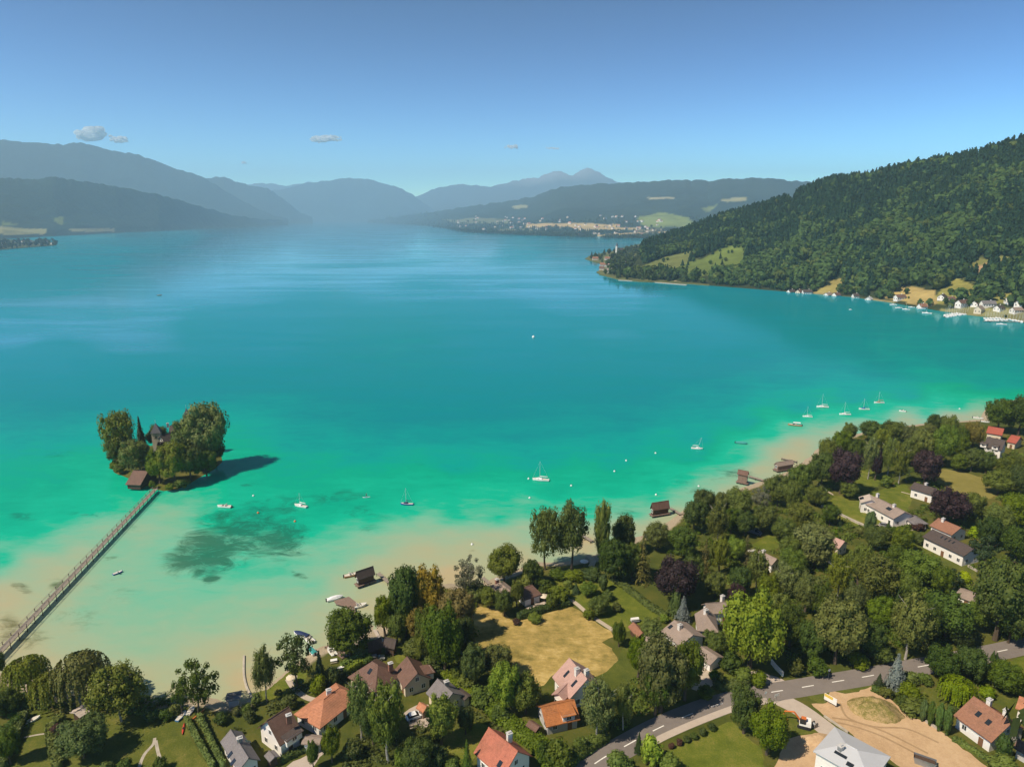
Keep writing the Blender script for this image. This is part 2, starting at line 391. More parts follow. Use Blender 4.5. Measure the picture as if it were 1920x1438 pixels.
# ------------------------------------------------------------------ near land, one sheet
SHORE_PX = [(-900,1215),(-300,1248),(0,1262),(60,1272),(110,1296),(180,1306),(250,1302),(300,1312),(335,1314),(380,1302),(420,1312),(455,1314),(478,1304),(500,1290),
    (530,1268),(560,1240),(600,1215),(640,1206),(668,1196),(690,1170),(702,1186),(716,1160),(740,1120),(790,1096),(850,1090),(878,1104),(905,1092),(960,1070),
    (1005,1054),(1060,1052),(1100,1046),(1150,1022),(1200,1006),(1240,990),(1262,968),(1300,948),(1350,928),(1420,905),(1462,890),(1500,868),(1530,846),
    (1560,826),(1610,812),(1660,802),(1720,796),(1790,791),(1838,786),(1850,764),(1920,746),(2100,738),(2600,722)]
shore_w = [tuple(atz(x, y, 0)[:2]) for x, y in SHORE_PX]
land_w = shore_w + [(1400, shore_w[-1][1]), (1400, -500), (-900, -500), (-900, shore_w[0][1])]
ISL_PX = [(207,872),(215,886),(240,896),(262,903),(285,916),(306,920),(330,918),(352,908),(378,893),(402,880),(417,866),(415,850),(395,838),(350,832),(300,834),(250,840),(218,852)]
isl_w = [tuple(atz(x, y, 0)[:2]) for x, y in ISL_PX]
def land_d(x, y):
    d1 = polydist(x, y, shore_w); d1 = np.where(inpoly(x, y, land_w), d1, -d1)
    d2 = polydist(x, y, isl_w, True); d2 = np.where(inpoly(x, y, isl_w), d2, -d2)
    return d1, d2
xs = np.concatenate([[-900,-700,-500,-380,-300], np.arange(-240, 372, 1.7), [400,450,520,620,800,1000,1200,1400]])
ys = np.concatenate([[-500,-350,-200,-100,0,50,90], np.arange(108, 445, 1.7), [460,480,520,600,700]])
X, Y = np.meshgrid(xs, ys)
d1, d2 = land_d(X, Y)
jag = (fbm(X/9, Y/9, 3, 5) - .5)*3.2
d1 = d1 + jag*np.clip(1-np.abs(d1)/12, 0, 1); d2 = d2 + jag*.4
dd = np.maximum(d1, d2)
Z = np.clip(dd*.2, -1.6, ZG)
me = mesh_np('ground', np.stack([X, Y, Z], -1).reshape(-1, 3), grid_faces(len(ys), len(xs)), M['ground'], True)
attr(me, 'sand', np.where(d2 > d1, .1, np.clip(1.15-(d1-1.0)/5.5, 0, 1.2)))
tag(link('ground', me), 'grassy lake shore land with sandy edge', kind='structure')

_lay = [0]
def sheet(name, px, mat, label, layer=1, ragged=2.4):
    _lay[0] += 1
    m = MB(); z = ZG + .006*layer + .0002*_lay[0]
    P = [at(x, y)[:2] for x, y in px]; Q = []
    for k in range(len(P)):                       # ragged, not ruler-drawn, borders
        a, b = P[k], P[(k+1) % len(P)]; n = max(1, int(np.linalg.norm(b-a)/1.1))
        for i in range(n):
            q = a+(b-a)*i/n; Q.append(q+ragged*(np.array((fbm(q[0]/2.6, q[1]/2.6, 3, 4), fbm(q[0]/2.6, q[1]/2.6, 3, 14)))-.5))
    m.add([(*q, z) for q in Q], [tuple(range(len(Q)))])
    o = m.build(name, mat)
    me = o.data
    if me.polygons[0].normal.z < 0: me.flip_normals()
    return tag(o, label, kind='structure')
def smooth_line(pts, n=6):
    p = [np.array(q, float) for q in pts]; r = []
    for k in range(len(p)-1):
        a = p[max(k-1,0)]; b = p[k]; c = p[k+1]; d = p[min(k+2,len(p)-1)]
        for i in range(n):
            t = i/n; r.append(.5*((2*b)+(-a+c)*t+(2*a-5*b+4*c-d)*t*t+(-a+3*b-3*c+d)*t**3))
    return r + [p[-1]]
def strip_pts(px, n=6): return smooth_line([at(x, y)[:2] for x, y in px], n)
def offset_line(pts, d):
    r = []
    for k in range(len(pts)):
        t = pts[min(k+1,len(pts)-1)] - pts[max(k-1,0)]; t = t/np.linalg.norm(t); r.append(pts[k] + d*np.array((-t[1], t[0])))
    return r
def ribbon(name, px, wid, mat, label, layer=2, off=0.0, kerb=0.0, n=6, kind='structure'):
    _lay[0] += 1
    c = strip_pts(px, n); L = offset_line(c, off+wid/2); Rr = offset_line(c, off-wid/2); z = ZG + .006*layer + .0002*_lay[0] + kerb
    m = MB(); k = len(c); v = [(*p, z) for p in L] + [(*p, z) for p in Rr]; f = [(k+i, k+i+1, i+1, i) for i in range(k-1)]
    if kerb: m.shell(v, f, kerb + .05)
    else: m.add(v, f)
    return tag(m.build(name, mat), label, kind=kind)

# fields, lawns, lots
FIELD = [(893,1134),(930,1142),(965,1162),(1000,1155),(1029,1146),(1072,1137),(1104,1155),(1150,1190),(1128,1203),(1150,1218),(1158,1236),(1140,1256),(1116,1268),(1090,1262),(1062,1245),(1036,1268),(1020,1285),(985,1294),(950,1284),(905,1250),(890,1205),(890,1160)]
sheet('hay_field', FIELD, M['hay'], 'golden dry hay field in the middle of the village')
LAWNS = [
 ('lawn', [(1020,1088),(1060,1078),(1130,1076),(1150,1090),(1240,1152),(1215,1163),(1160,1190),(1104,1150),(1075,1130),(1030,1120)], 'grass', 'bright green orchard lawn beside the hedge'),
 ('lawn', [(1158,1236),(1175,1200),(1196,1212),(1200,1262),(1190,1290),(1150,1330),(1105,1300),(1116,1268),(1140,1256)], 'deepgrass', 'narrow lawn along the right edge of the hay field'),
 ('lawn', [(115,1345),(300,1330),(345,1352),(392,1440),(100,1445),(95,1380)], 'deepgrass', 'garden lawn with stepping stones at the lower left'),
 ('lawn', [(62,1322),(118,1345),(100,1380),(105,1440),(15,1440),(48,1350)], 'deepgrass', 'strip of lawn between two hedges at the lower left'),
 ('lawn', [(1255,1405),(1330,1370),(1375,1350),(1400,1380),(1432,1412),(1440,1445),(1240,1445)], 'grass', 'mown lawn below the road with a row of shrubs'),
 ('lawn', [(1419,1322),(1455,1318),(1500,1330),(1552,1372),(1510,1380),(1455,1380)], 'deepgrass', 'grass corner with the excavator beside the access road'),
 ('lawn', [(1513,1303),(1555,1293),(1636,1277),(1636,1290),(1565,1300),(1556,1318),(1530,1318)], 'deepgrass', 'grass verge between the road and the bare plot'),
 ('lawn', [(760,1205),(800,1225),(820,1250),(795,1275),(742,1240),(735,1215)], 'grass', 'lawn beside the dark boathouses'),
 ('lawn', [(800,1420),(840,1370),(900,1352),(920,1362),(880,1440),(800,1440)], 'grass', 'small lawn left of the red roofed house'),
 ('lawn', [(1410,1020),(1445,1002),(1462,1012),(1455,1030),(1425,1030)], 'grass', 'sunny lawn patch below the parked van'),
 ('lawn', [(1540,955),(1560,930),(1620,925),(1700,905),(1712,935),(1700,960),(1640,990),(1600,985)], 'grass', 'sloping garden lawn around the white villa'),
 ('lawn', [(1700,985),(1735,1010),(1810,1055),(1850,1090),(1830,1100),(1700,1030)], 'deepgrass', 'lawn in front of the long white house'),
 ('lawn', [(1730,1290),(1800,1285),(1920,1300),(1920,1340),(1840,1310),(1780,1330),(1740,1330)], 'deepgrass', 'garden lawn above the brown roofed house'),
 ('lawn', [(1850,1245),(1930,1228),(1930,1262),(1880,1262)], 'grass', 'lawn strip under the road at the right edge'),
 ('lawn', [(1340,1272),(1362,1262),(1405,1268),(1400,1282),(1352,1285)], 'grass', 'small hedged lawn beside the garage'),
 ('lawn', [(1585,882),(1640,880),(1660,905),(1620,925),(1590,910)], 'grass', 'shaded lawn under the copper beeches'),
]
for nm, px, m, lb in LAWNS: sheet(nm, px, M[m], lb)
sheet('meadow', [(1755,878),(1794,882),(1840,895),(1885,909),(1870,928),(1841,945),(1802,928),(1765,912),(1745,890)], M['meadow'], 'pale mown meadow behind the copper beech')
LOT = [(1552,1316),(1563,1301),(1636,1290),(1662,1302),(1688,1332),(1735,1354),(1780,1381),(1862,1445),(1700,1445),(1660,1418),(1592,1372),(1546,1342),(1520,1321)]
sheet('building_plot', LOT, M['earth'], 'bare brown building plot beside the access road')
sheet('building_yard', [(1450,1445),(1462,1402),(1490,1378),(1540,1372),(1568,1380),(1545,1445)], M['earth'], 'sandy building yard left of the pale roofed house')
sheet('beach', [(470,1300),(500,1292),(540,1262),(565,1246),(580,1262),(560,1290),(520,1310),(480,1318)], M['grass'], 'grassy beach edge between birch and pine')
sheet('forecourt', [(1300,1250),(1330,1250),(1348,1262),(1338,1285),(1318,1296),(1300,1290)], M['gravel'], 'gravel forecourt in front of the garage')
sheet('forecourt', [(762,1330),(800,1318),(815,1345),(790,1368),(765,1360)], M['pave'], 'paved yard with the parked white car')
sheet('terrace', [(985,1140),(1030,1124),(1036,1138),(996,1152)], M['pave'], 'pale terrace beside the bungalow at the field')
sheet('driveway', [(1400,1258),(1440,1262),(1478,1276),(1445,1292),(1425,1282)], M['pave'], 'pale driveway mouth at the main road')
sheet('driveway', [(535,1440),(580,1412),(600,1400),(612,1412),(575,1445)], M['pave'], 'paved driveway beside the small garage')
sheet('yard', [(1640,985),(1700,975),(1735,985),(1700,1000),(1655,995)], M['pave'], 'paved yard in front of the white villa')
# roads
ROAD = [(1060,1470),(1105,1438),(1137,1417),(1169,1400),(1224,1370),(1281,1344),(1345,1321),(1427,1301),(1499,1289),(1557,1279),(1618,1269),(1705,1253),(1770,1241),(1844,1227),(1920,1211),(2050,1185)]
ribbon('road', ROAD, 6.6, M['asphalt'], 'grey asphalt village road curving along the bottom', 3)
ribbon('pavement', [(1225,1392),(1250,1379),(1300,1357),(1367,1331),(1400,1322),(1440,1313)], 1.9, M['pave'], 'pale pavement along the lower side of the road', 3, kerb=.10)
ribbon('road', [(1452,1306),(1500,1330),(1560,1375),(1610,1420),(1640,1450)], 5.2, M['pave'], 'pale access road beside the bare plot', 2)
ctr = strip_pts(ROAD, 40); m = MB(); acc = 0; z = ZG + .035
seg = []
for i in range(len(ctr)-1):
    L = np.linalg.norm(ctr[i+1]-ctr[i]); ph = acc % 9.0; acc += L
    if ph < 3.6:
        t = (ctr[i+1]-ctr[i])/L; nn = np.array((-t[1], t[0]))*.14
        m.add([(*(ctr[i]-nn),z),(*(ctr[i+1]-nn),z),(*(ctr[i+1]+nn),z),(*(ctr[i]+nn),z)], [(0,1,2,3)])
tag(m.build('road_markings', M['paint']), 'white dashed centre line of the village road', kind='structure')
ribbon('path', [(1057,1122),(1076,1128),(1104,1151),(1149,1181),(1156,1190)], 1.5, M['gravel'], 'sandy path between hay field and orchard')
ribbon('path', [(260,1440),(270,1415),(287,1395),(290,1383)], .7, M['stone'], 'left stepping stone path on the lawn')
ribbon('path', [(292,1388),(297,1412),(304,1430),(306,1442)], .7, M['stone'], 'right stepping stone path on the lawn')
ribbon('path', [(45,1382),(70,1377),(92,1374)], .5, M['stone'], 'stone edging across the lawn strip')
ribbon('path', [(540,1272),(552,1290),(572,1306),(590,1312)], 1.6, M['pave'], 'pale paved garden path beside the pine')
ribbon('path', [(702,1180),(712,1196),(722,1202)], 1.0, M['pave'], 'short pale path to the dark boathouses')
ribbon('path', [(1690,922),(1720,930),(1745,936)], .9, M['gravel'], 'thin garden path to the white house')
ribbon('path', [(1535,905),(1545,915),(1562,928)], 1.0, M['gravel'], 'short gravel path among the shore trees')
ribbon('path', [(1100,1040),(1112,1050),(1108,1062)], 2.0, M['sand'], 'sandy path down to the beach by the poplars')
for q in ([(1560,1345),(1600,1352),(1660,1372),(1740,1412)],[(1556,1352),(1596,1360),(1654,1380),(1728,1418)],[(1575,1318),(1590,1345),(1640,1362),(1700,1366),(1760,1392)]):
    ribbon('tyre_track', q, .55, M['track'], 'darker tyre track pressed into the bare building plot', 2)
# soil mound on the plot
def mound(name, c, rx, ry, h, ang, mat, label, cat, seed):
    c = at(*c); n = 40; g = np.linspace(-1.15, 1.15, n); A, B = np.meshgrid(g, g); r = np.sqrt(A*A+B*B)
    r = r*(.78+.44*fbm(A*1.6+3, B*1.6, 3, seed+7)); H = h*np.clip(1-r**1.8, 0, 1)**.9*(.5+1.0*fbm(A*2.6, B*2.6, 4, seed)) + .25*(fbm(A*7,B*7,3,seed+3)-.5)*np.clip(1.1-r,0,1) - .25*(r > 1)
    x = A*rx*math.cos(ang)-B*ry*math.sin(ang); y = A*rx*math.sin(ang)+B*ry*math.cos(ang)
    me = mesh_np(name, np.stack([x, y, H], -1).reshape(-1, 3), grid_faces(n, n), mat, True)
    return tag(link(name, me, None, None, c), label, cat)
mound('soil_mound', (1641,1332), 6.3, 4.4, 2.6, -.35, M['mound'], 'weedy heap of soil on the bare building plot', 'mound', 11)
mound('sand_heap', (1530,1386), 3.6, 2.0, .8, .3, M['earth'], 'low heap of pale sand in the building yard', 'mound', 15)

# ------------------------------------------------------------------ the lake
T_PTS = [  # bearing, slope, depth tone of the water (0 bare sand .. 1 deep)
 (0,500,1),(400,500,1),(960,500,1),(1500,600,.9),(1900,640,.84),(0,640,1),(500,640,1),(960,650,1),(1300,650,.96),(1900,660,.84),(960,740,.9),(1200,730,.9),(700,740,.92),(450,720,.92),(150,700,.95),(300,720,.92),(-200,640,1),(2100,640,.84),  # right-hand values lowered, so the hill's dark green reflection is put into the colour
 (20,780,.84),(100,760,.86),(200,740,.88),(300,745,.88),(60,830,.66),(120,800,.70),(180,790,.66),(30,880,.6),(100,900,.56),(-80,900,.6),(20,960,.53),(120,960,.46),(60,1000,.46),(0,1050,.42),(-60,1060,.42),(90,1020,.32),(40,1075,.14),(80,1055,.12),(-20,1120,.03),(30,1110,.02),(100,1070,.05),(150,1040,.10),(200,990,.26),(250,950,.36),(190,950,.42),(270,930,.42),(150,1000,.3),(20,1180,.03),(-60,1200,.03),(80,1110,.08),
 (205,860,.56),(230,900,.48),(460,775,.60),(500,800,.62),(430,830,.56),(380,920,.46),(450,900,.5),(340,935,.38),(310,960,.27),(270,1000,.22),(230,1060,.19),(300,1100,.21),(200,1150,.19),(120,1200,.10),(60,1230,.05),(280,1200,.18),(380,1160,.2),(480,1110,.21),(300,1270,.09),(380,1270,.09),(440,1235,.05),(460,1270,0),(480,1240,.04),(500,1215,.07),(330,1300,.04),(200,1290,.05),(100,1270,.03),
 (330,1020,.27),(400,1040,.33),(470,1060,.32),(540,1050,.33),(420,970,.47),(500,960,.52),(560,990,.48),(600,950,.5),(620,1000,.40),(640,1040,.30),(580,1090,.25),(520,1150,.17),(560,1190,.11),(620,1150,.09),(640,1190,.04),(690,1130,.02),(650,1100,.13),(700,1060,.12),(740,1080,.05),(760,1040,.09),(700,1020,.25),(690,980,.42),(760,960,.43),(800,985,.26),(850,970,.42),(850,1000,.16),(800,1030,.07),(850,1080,0),(880,1030,.07),(930,1010,.11),(960,1045,.03),(940,970,.42),(1000,955,.44),(980,990,.2),(1060,985,.2),(1090,1015,0),(1100,960,.42),(1150,990,.16),(1190,960,.36),(1180,990,.12),(1240,985,.06),(1262,965,.10),(1230,935,.42),(1290,930,.3),
 (480,870,.54),(560,880,.58),(600,920,.54),(680,940,.5),(760,920,.52),(850,920,.52),(940,930,.5),(1040,920,.53),(1150,910,.52),(1220,900,.5),(560,830,.70),(700,860,.66),(850,860,.68),(1000,860,.67),(1150,860,.66),(1300,850,.62),(1270,900,.46),(1330,880,.44),(1340,905,.26),(1370,920,.10),(1390,860,.42),(1420,845,.38),(1425,880,.08),(1440,845,.10),(1480,855,0),(1440,815,.46),(1500,830,.04),(1500,805,.40),(1530,810,.18),(1555,792,.42),(1570,808,.1),(1610,795,.2),(1600,778,.5),(1650,780,.42),(1700,788,.12),(1740,772,.42),(1780,784,.05),(1830,775,.1),(1800,757,.5),(1845,755,.4),(1850,715,.74),(1700,735,.68),(1600,745,.70),(1500,765,.68),(1400,795,.68),(1300,820,.74),(1500,700,.88),(1650,690,.88),(1800,680,.9),(1920,715,.78),(1150,800,.82),(1000,800,.83),(850,800,.83),(700,800,.82),(560,780,.82),(1350,760,.86),(1920,740,.5),(2100,720,.6)]
S_PTS = [(450,470,.75),(350,520,.65),(250,560,.5),(120,600,.5),(40,620,.45),(700,490,.6),(880,462,.75),(980,470,.3),(150,480,.25),(60,500,.1),(560,430,.9),(700,430,.7),(850,445,.5),(100,660,0),(400,620,.12),(250,625,.45),(600,580,.25),(800,560,.35),(1050,560,.55),(1150,560,.5),(1000,620,.05),(700,660,0),(1300,600,.0),(1600,620,0),(1920,640,0),(400,720,0),(1000,720,0),(1040,500,.5),(1100,480,.5),(300,440,.4),(500,800,0),(1500,800,0),(300,1100,0),(900,900,0)]
W_PTS = [(400,1032,80,40,1),(360,1045,55,28,.9),(470,1005,95,48,.85),(540,1015,55,45,.8),(430,985,60,30,.7),(420,975,60,25,.55),(520,950,90,25,.5),(392,1082,22,11,.9),(40,1102,20,8,.7),(95,1087,18,10,.8),(576,1080,14,6,.8),(15,1175,30,30,.6),(60,1200,40,20,.5),(205,1042,22,8,.5),(640,935,80,22,.45),(300,905,30,14,.5),(40,968,30,6,.6),(160,965,30,5,.6),(240,985,30,10,.3),(1370,895,40,14,.5),(1280,905,70,25,.3),(700,1000,40,8,.3),(880,1035,10,3,.7),(690,965,60,16,.35),(1080,955,70,10,.35),(1480,880,40,6,.3),(100,860,50,12,.35),(470,905,18,5,.6),(1180,955,40,10,.4),(210,1110,60,30,.25),(350,1195,60,20,.12),(140,1160,60,25,.3),(820,880,90,20,.2)]
def idw(px, py, pts, ax=1.0, ay=1.7, p=3.2):
    num = np.zeros(px.shape); den = np.zeros(px.shape)
    for a, b, v in pts:
        d2 = ((px-a)*ax)**2 + ((py-b)*ay)**2 + 60.0
        k = d2**(-p/2); num += k*v; den += k
    return num/den
wy = np.concatenate([[410.9,411.2,411.6,412,413.5,415], np.arange(417, 1500, 3.4)])
wx = np.concatenate([[-9000,-5000,-2600,-1400,-700,-300], np.arange(-120, 2060, 7), [2200,2500,3000,4200,6500,10000]])
PX, PY = np.meshgrid(wx, wy)
D = np.stack([(PX-960)/FOC, CP+(719-PY)/FOC*SP, -SP+(719-PY)/FOC*CP], -1); tt = -CAM_H/D[...,2]
W = D*tt[...,None]; W[...,2] = 0
# keep the sheet inside the air that is built
qx = np.clip(PX, -150, 2080)
t = idw(qx, PY, T_PTS); t = np.where(PY < 560, 1, t)
def box(a, k):
    for ax in (0, 1):
        q = np.pad(a, [(k,k) if i == ax else (0,0) for i in (0,1)], mode='edge'); c = np.cumsum(q, ax); c = np.concatenate([np.zeros_like(np.take(c,[0],ax)), c], ax)
        a = (np.take(c, range(2*k+1, c.shape[ax]), ax)-np.take(c, range(0, c.shape[ax]-2*k-1), ax))/(2*k+1)
    return a
tb = box(box(t, 14), 14); kk_ = np.clip((tb-.55)/.2, 0, 1); t = t*(1-kk_)+tb*kk_; t = box(t, 2)
t = t + .10*np.clip(1-np.hypot((PX-330)/420, (PY-1130)/130), 0, 1)
wobx = (fbm(W[...,0]/22, W[...,1]/30, 4, 3)-.5)*60; woby = (fbm(W[...,0]/22, W[...,1]/30, 4, 9)-.5)*30
wd = np.zeros(PX.shape)
for a, b, rx, ry, s in W_PTS:
    q = np.sqrt(((PX+wobx-a)/rx)**2 + ((PY+woby-b)/ry)**2); wd = np.maximum(wd, s*np.clip(1.35-q, 0, 1))
me = mesh_np('lake_water', W.reshape(-1,3), grid_faces(len(wy), len(wx)), M['water'], True)
me.flip_normals() if me.polygons[0].normal.z < 0 else None
attr(me, 'depth_reflection', t); attr(me, 'weed', wd); attr(me, 'slick', np.where(PY > 700, 0, idw(qx, PY, S_PTS, 1, 2.2, 3)))
tag(link('lake_water', me), 'turquoise lake water with pale shallows along the shore', kind='structure')

# ------------------------------------------------------------------ hills and mountain ranges
GREEN = np.array((.026,.042,.026)); DARKG = np.array((.012,.024,.018)); ROCK = np.array((.30,.29,.27)); FIELDG = np.array((.13,.16,.045)); GOLDF = np.array((.42,.31,.14))
def range_mesh(name, label, ridge, foot, spur=60, power=1.3, ncol=220, nrow=46, seed=1, back=.7, rock=None, clear=(), ext=0, rough=.02):
    rx = np.array([p[0] for p in ridge], float); ry = np.array([p[1] for p in ridge], float); rd = np.array([p[2] for p in ridge], float)
    fx = np.array([p[0] for p in foot], float); fd = np.array([p[1] for p in foot], float)
    c = np.linspace(rx[0], rx[-1], ncol); py = np.interp(c, rx, ry); dr = np.interp(c, rx, rd); df = np.interp(c, fx, fd)
    jit = (fbm(c/9, c*0+seed, 3, seed)-.5)*5*rough/.02
    top = np.array([atd(a, b, d) for a, b, d in zip(c, py, dr)])
    ft = np.array([atd(a, 430, d) for a, d in zip(c, df)]); ft[:, 2] = -2
    s = np.concatenate([np.linspace(0, 1, nrow), 1+np.linspace(.06, back, 14)])
    S, I = np.meshgrid(s, np.arange(ncol), indexing='ij')
    P = ft[None]*(1-S[...,None]) + top[None]*S[...,None]
    zr = top[None, :, 2]
    prof = np.where(S <= 1, np.power(np.clip(S, 0, 1), power), np.clip(1-((S-1)/back), 0, 1)**1.2)
    nz = np.abs(fbm(P[...,0]/(spur*16), P[...,1]/(spur*26), 5, seed+20)*2-1)
    amp = np.where(S <= 1, np.sin(np.pi*np.clip(S, 0, 1))*.9, -.2*np.clip(S-1, 0, 1))
    P[...,2] = zr*prof - 2*(1-np.clip(S*20, 0, 1)) - np.clip(zr,0,None)/ (zr.max()+1e-6) * spur*1.5*(nz*1.6-.2)*amp
    P[...,2] -= (jit*dr/FOC)[None]*np.exp(-((S-1)/.09)**2)
    P[...,2] = np.where(S <= 0, -3, P[...,2])
    n1 = fbm(P[...,0]/(spur*6), P[...,1]/(spur*6), 5, seed+40)
    col_ = GREEN[None,None]*(1-n1[...,None]) + DARKG[None,None]*n1[...,None]
    if rock: k = np.clip((P[...,2]/zr.max()-rock)/.25 + (n1-.5)*1.2, 0, 1)[...,None]*.8; col_ = col_*(1-k) + ROCK*k
    ppx, ppy = proj(P)
    for poly, cc in clear: col_ = np.where(inpoly(ppx + (n1-.5)*14, ppy + (n1-.5)*4, poly)[...,None], np.array(cc)[None,None]*(.7+.6*n1[...,None]), col_)
    me = mesh_np(name, P.reshape(-1,3), grid_faces(len(s), ncol), M['range'], True)
    attr_col(me, 'tint', col_.reshape(-1,3))
    o = tag(link(name, me), label, kind='structure')
    return P, s, c
range_mesh('mountain_range', 'very pale distant mountain at the end of the valley', [(430,352,22500),(465,346,22500),(490,342,22500),(530,349,22500),(570,345,22500),(585,340,22500),(620,350,22500)], [(400,19500),(640,19500)], 120, 1.2, 90, 24, 3, .15)
range_mesh('mountain_range', 'pale ridge closing the far end of the lake', [(470,375,17500),(500,360,17500),(550,350,17500),(600,340,17500),(640,334,17500),(690,336,17500),(740,349,17500),(770,362,17500),(790,378,17500),(820,396,17500),(850,406,17500)], [(460,14800),(860,14800)], 150, 1.1, 160, 36, 8, .4)
range_mesh('mountain_range', 'far peak with pale rock faces on the right skyline', [(740,392,20500),(785,366,20500),(820,353,20500),(870,345,20500),(920,350,20500),(960,340,20500),(1010,333,20500),(1030,324,20500),(1045,320,20500),(1060,326,20500),(1075,329,20500),(1088,321,20500),(1100,316,20500),(1114,318,20500),(1130,328,20500),(1155,341,20500),(1250,350,20500),(1400,360,20500)], [(730,16500),(1400,16500)], 170, 1.2, 240, 36, 14, .3, rock=.68)
range_mesh('mountain_range', 'middle mountain ridge above the left shore', [(330,352,13500),(380,334,13500),(420,332,13500),(450,344,13500),(500,353,13500),(530,372,13500),(560,396,13500),(585,408,13500)], [(320,11800),(590,11800)], 110, 1.2, 120, 32, 22, .5)
range_mesh('mountain_range', 'high blue mountain range on the left skyline', [(-500,300,11500),(-200,270,11500),(0,262,11500),(40,266,11500),(120,271,11500),(150,268,11500),(190,279,11500),(260,290,11500),(300,306,11500),(330,316,11500),(370,328,11500),(410,350,11500),(450,374,11500),(500,400,11500),(540,409,11500)], [(-500,8200),(540,9800)], 160, 1.25, 260, 44, 31, .5)
range_mesh('wooded_hill', 'dark wooded hill above the left lake shore', [(-500,350,6400),(-150,340,6400),(0,333,6400),(60,337,6400),(100,332,6400),(150,340,6500),(220,350,6600),(300,365,6900),(380,388,7600),(430,402,8300),(480,410,9300),(530,413,10500)], [(-500,4200),(0,4500),(150,5200),(300,6200),(450,7800),(530,9800)], 75, 1.35, 240, 44, 41, .5,
  clear=[([(0,424),(40,428),(90,430),(88,440),(30,441),(0,440)], (.20,.19,.08)), ([(98,408),(118,406),(116,422),(104,418)], FIELDG), ([(130,430),(215,428),(212,434),(140,436)], (.22,.20,.10)), ([(0,414),(30,420),(20,424),(0,422)], FIELDG)])
CL7 = [([(985,420),(1080,418),(1160,422),(1160,426),(1080,425),(985,428)], GOLDF), ([(1060,424),(1200,428),(1205,432),(1080,433)], (.36,.27,.12)), ([(1100,441),(1260,434),(1265,439),(1120,447)], GOLDF),
  ([(1195,408),(1240,398),(1290,408),(1310,424),(1240,427),(1205,424)], (.16,.20,.05)), ([(1216,371),(1262,369),(1264,373),(1220,375)], (.30,.27,.15)), ([(1350,374),(1400,371),(1396,377),(1356,379)], (.24,.23,.10)), ([(1318,392),(1348,385),(1344,392),(1325,399)], FIELDG), ([(960,386),(990,384),(988,390),(965,392)], (.24,.24,.12)),
  ([(830,412),(900,408),(960,412),(950,420),(860,420)], (.14,.15,.07)), ([(930,428),(1000,430),(1060,436),(1000,440),(940,436)], (.15,.15,.07)), ([(1160,432),(1250,428),(1230,434)], (.20,.17,.08))]
P7, s7, c7 = range_mesh('wooded_hill', 'long wooded hill behind the far lakeside town', [(690,413,13500),(720,410,13000),(800,400,11500),(900,385,10500),(1000,370,9500),(1050,351,9000),(1120,345,8800),(1200,341,8600),(1290,337,8400),(1330,340,8400),(1350,335,8300),(1430,334,8200),(1520,342,8000),(1650,352,7600),(1900,360,7000)],
  [(690,12500),(730,11500),(840,6300),(870,5300),(950,4500),(1050,4050),(1150,3850),(1240,3800),(1400,4000),(1900,4300)], 60, 2.0, 330, 64, 51, .5, clear=CL7)
# low spit on the left
def low_land(name, px, label, tint, z=1.2):
    pts = [atz(a, b, 0)[:2] for a, b in px]; c = np.mean(pts, 0); m = MB(); n = len(pts)
    m.prism([tuple(p) for p in pts], -2, z) if sum(pts[i][0]*pts[(i+1)%n][1]-pts[(i+1)%n][0]*pts[i][1] for i in range(n)) > 0 else m.prism([tuple(p) for p in pts[::-1]], -2, z)
    o = m.build(name, M['range']); attr_col(o.data, 'tint', np.tile(tint, (len(o.data.vertices), 1)))
    return tag(o, label, kind='structure')
low_land('headland', [(-300,475),(0,469),(60,464),(100,461),(108,457),(80,452),(30,450),(0,449),(-300,452)], 'low wooded headland at the left edge', (.06,.07,.03))
low_land('headland', [(1097,486),(1106,480),(1150,471),(1195,459),(1262,452),(1330,470),(1330,536),(1290,533),(1200,529),(1160,525),(1126,516),(1118,511),(1134,503),(1126,495),(1108,490)], 'village headland below the forested hill', (.12,.13,.05))
# the near forested hill on the right
HF = [(1118,513),(1160,524),(1290,533),(1480,548),(1600,558),(1680,570),(1750,582),(1800,590),(1920,604),(2100,628),(2500,680)]
HR = [(1150,494,1620),(1200,472,1760),(1290,440,1900),(1350,416,1900),(1440,394,1850),(1480,380,1830),(1520,362,1800),(1560,350,1790),(1640,338,1750),(1700,324,1720),(1750,316,1700),(1850,298,1650),(1920,278,1600),(2100,240,1500),(2500,190,1400)]
CLEAR = [([(1236,516),(1262,504),(1290,492),(1330,478),(1362,464),(1392,460),(1402,478),(1390,500),(1366,516),(1300,522)], (.115,.15,.035)),
 ([(1176,512),(1206,498),(1256,481),(1300,470),(1312,480),(1272,502),(1232,516)], (.135,.15,.045)),
 ([(1490,500),(1520,482),(1545,470),(1545,478),(1520,500),(1500,510)], (.10,.13,.035)),
 ([(1530,552),(1556,526),(1584,522),(1584,536),(1560,556)], (.30,.25,.08)),
 ([(1662,560),(1686,538),(1720,540),(1755,545),(1760,566),(1740,574),(1690,566)], (.36,.27,.10)),
 ([(1752,560),(1778,530),(1800,524),(1836,540),(1838,556),(1800,562),(1760,572)], (.25,.23,.06)),
 ([(1800,520),(1815,494),(1850,486),(1900,480),(1920,478),(1920,500),(1850,508),(1830,530)], (.16,.16,.05)),
 ([(1812,506),(1850,494),(1885,490),(1870,505),(1830,512)], (.34,.22,.12)),
 ([(1850,562),(1880,550),(1920,560),(1920,570),(1860,572)], (.22,.21,.06)),
 ([(1472,372),(1484,366),(1492,376),(1480,388)], (.30,.20,.14)),
 ([(1760,584),(1830,576),(1930,584),(1930,606),(1800,594)], (.20,.19,.08)), ([(1480,546),(1600,556),(1680,568),(1680,573),(1480,551)], (.22,.19,.09)), ([(1160,522),(1290,530),(1290,537),(1160,527)], (.42,.34,.2))]
nc8, nr8 = 260, 110
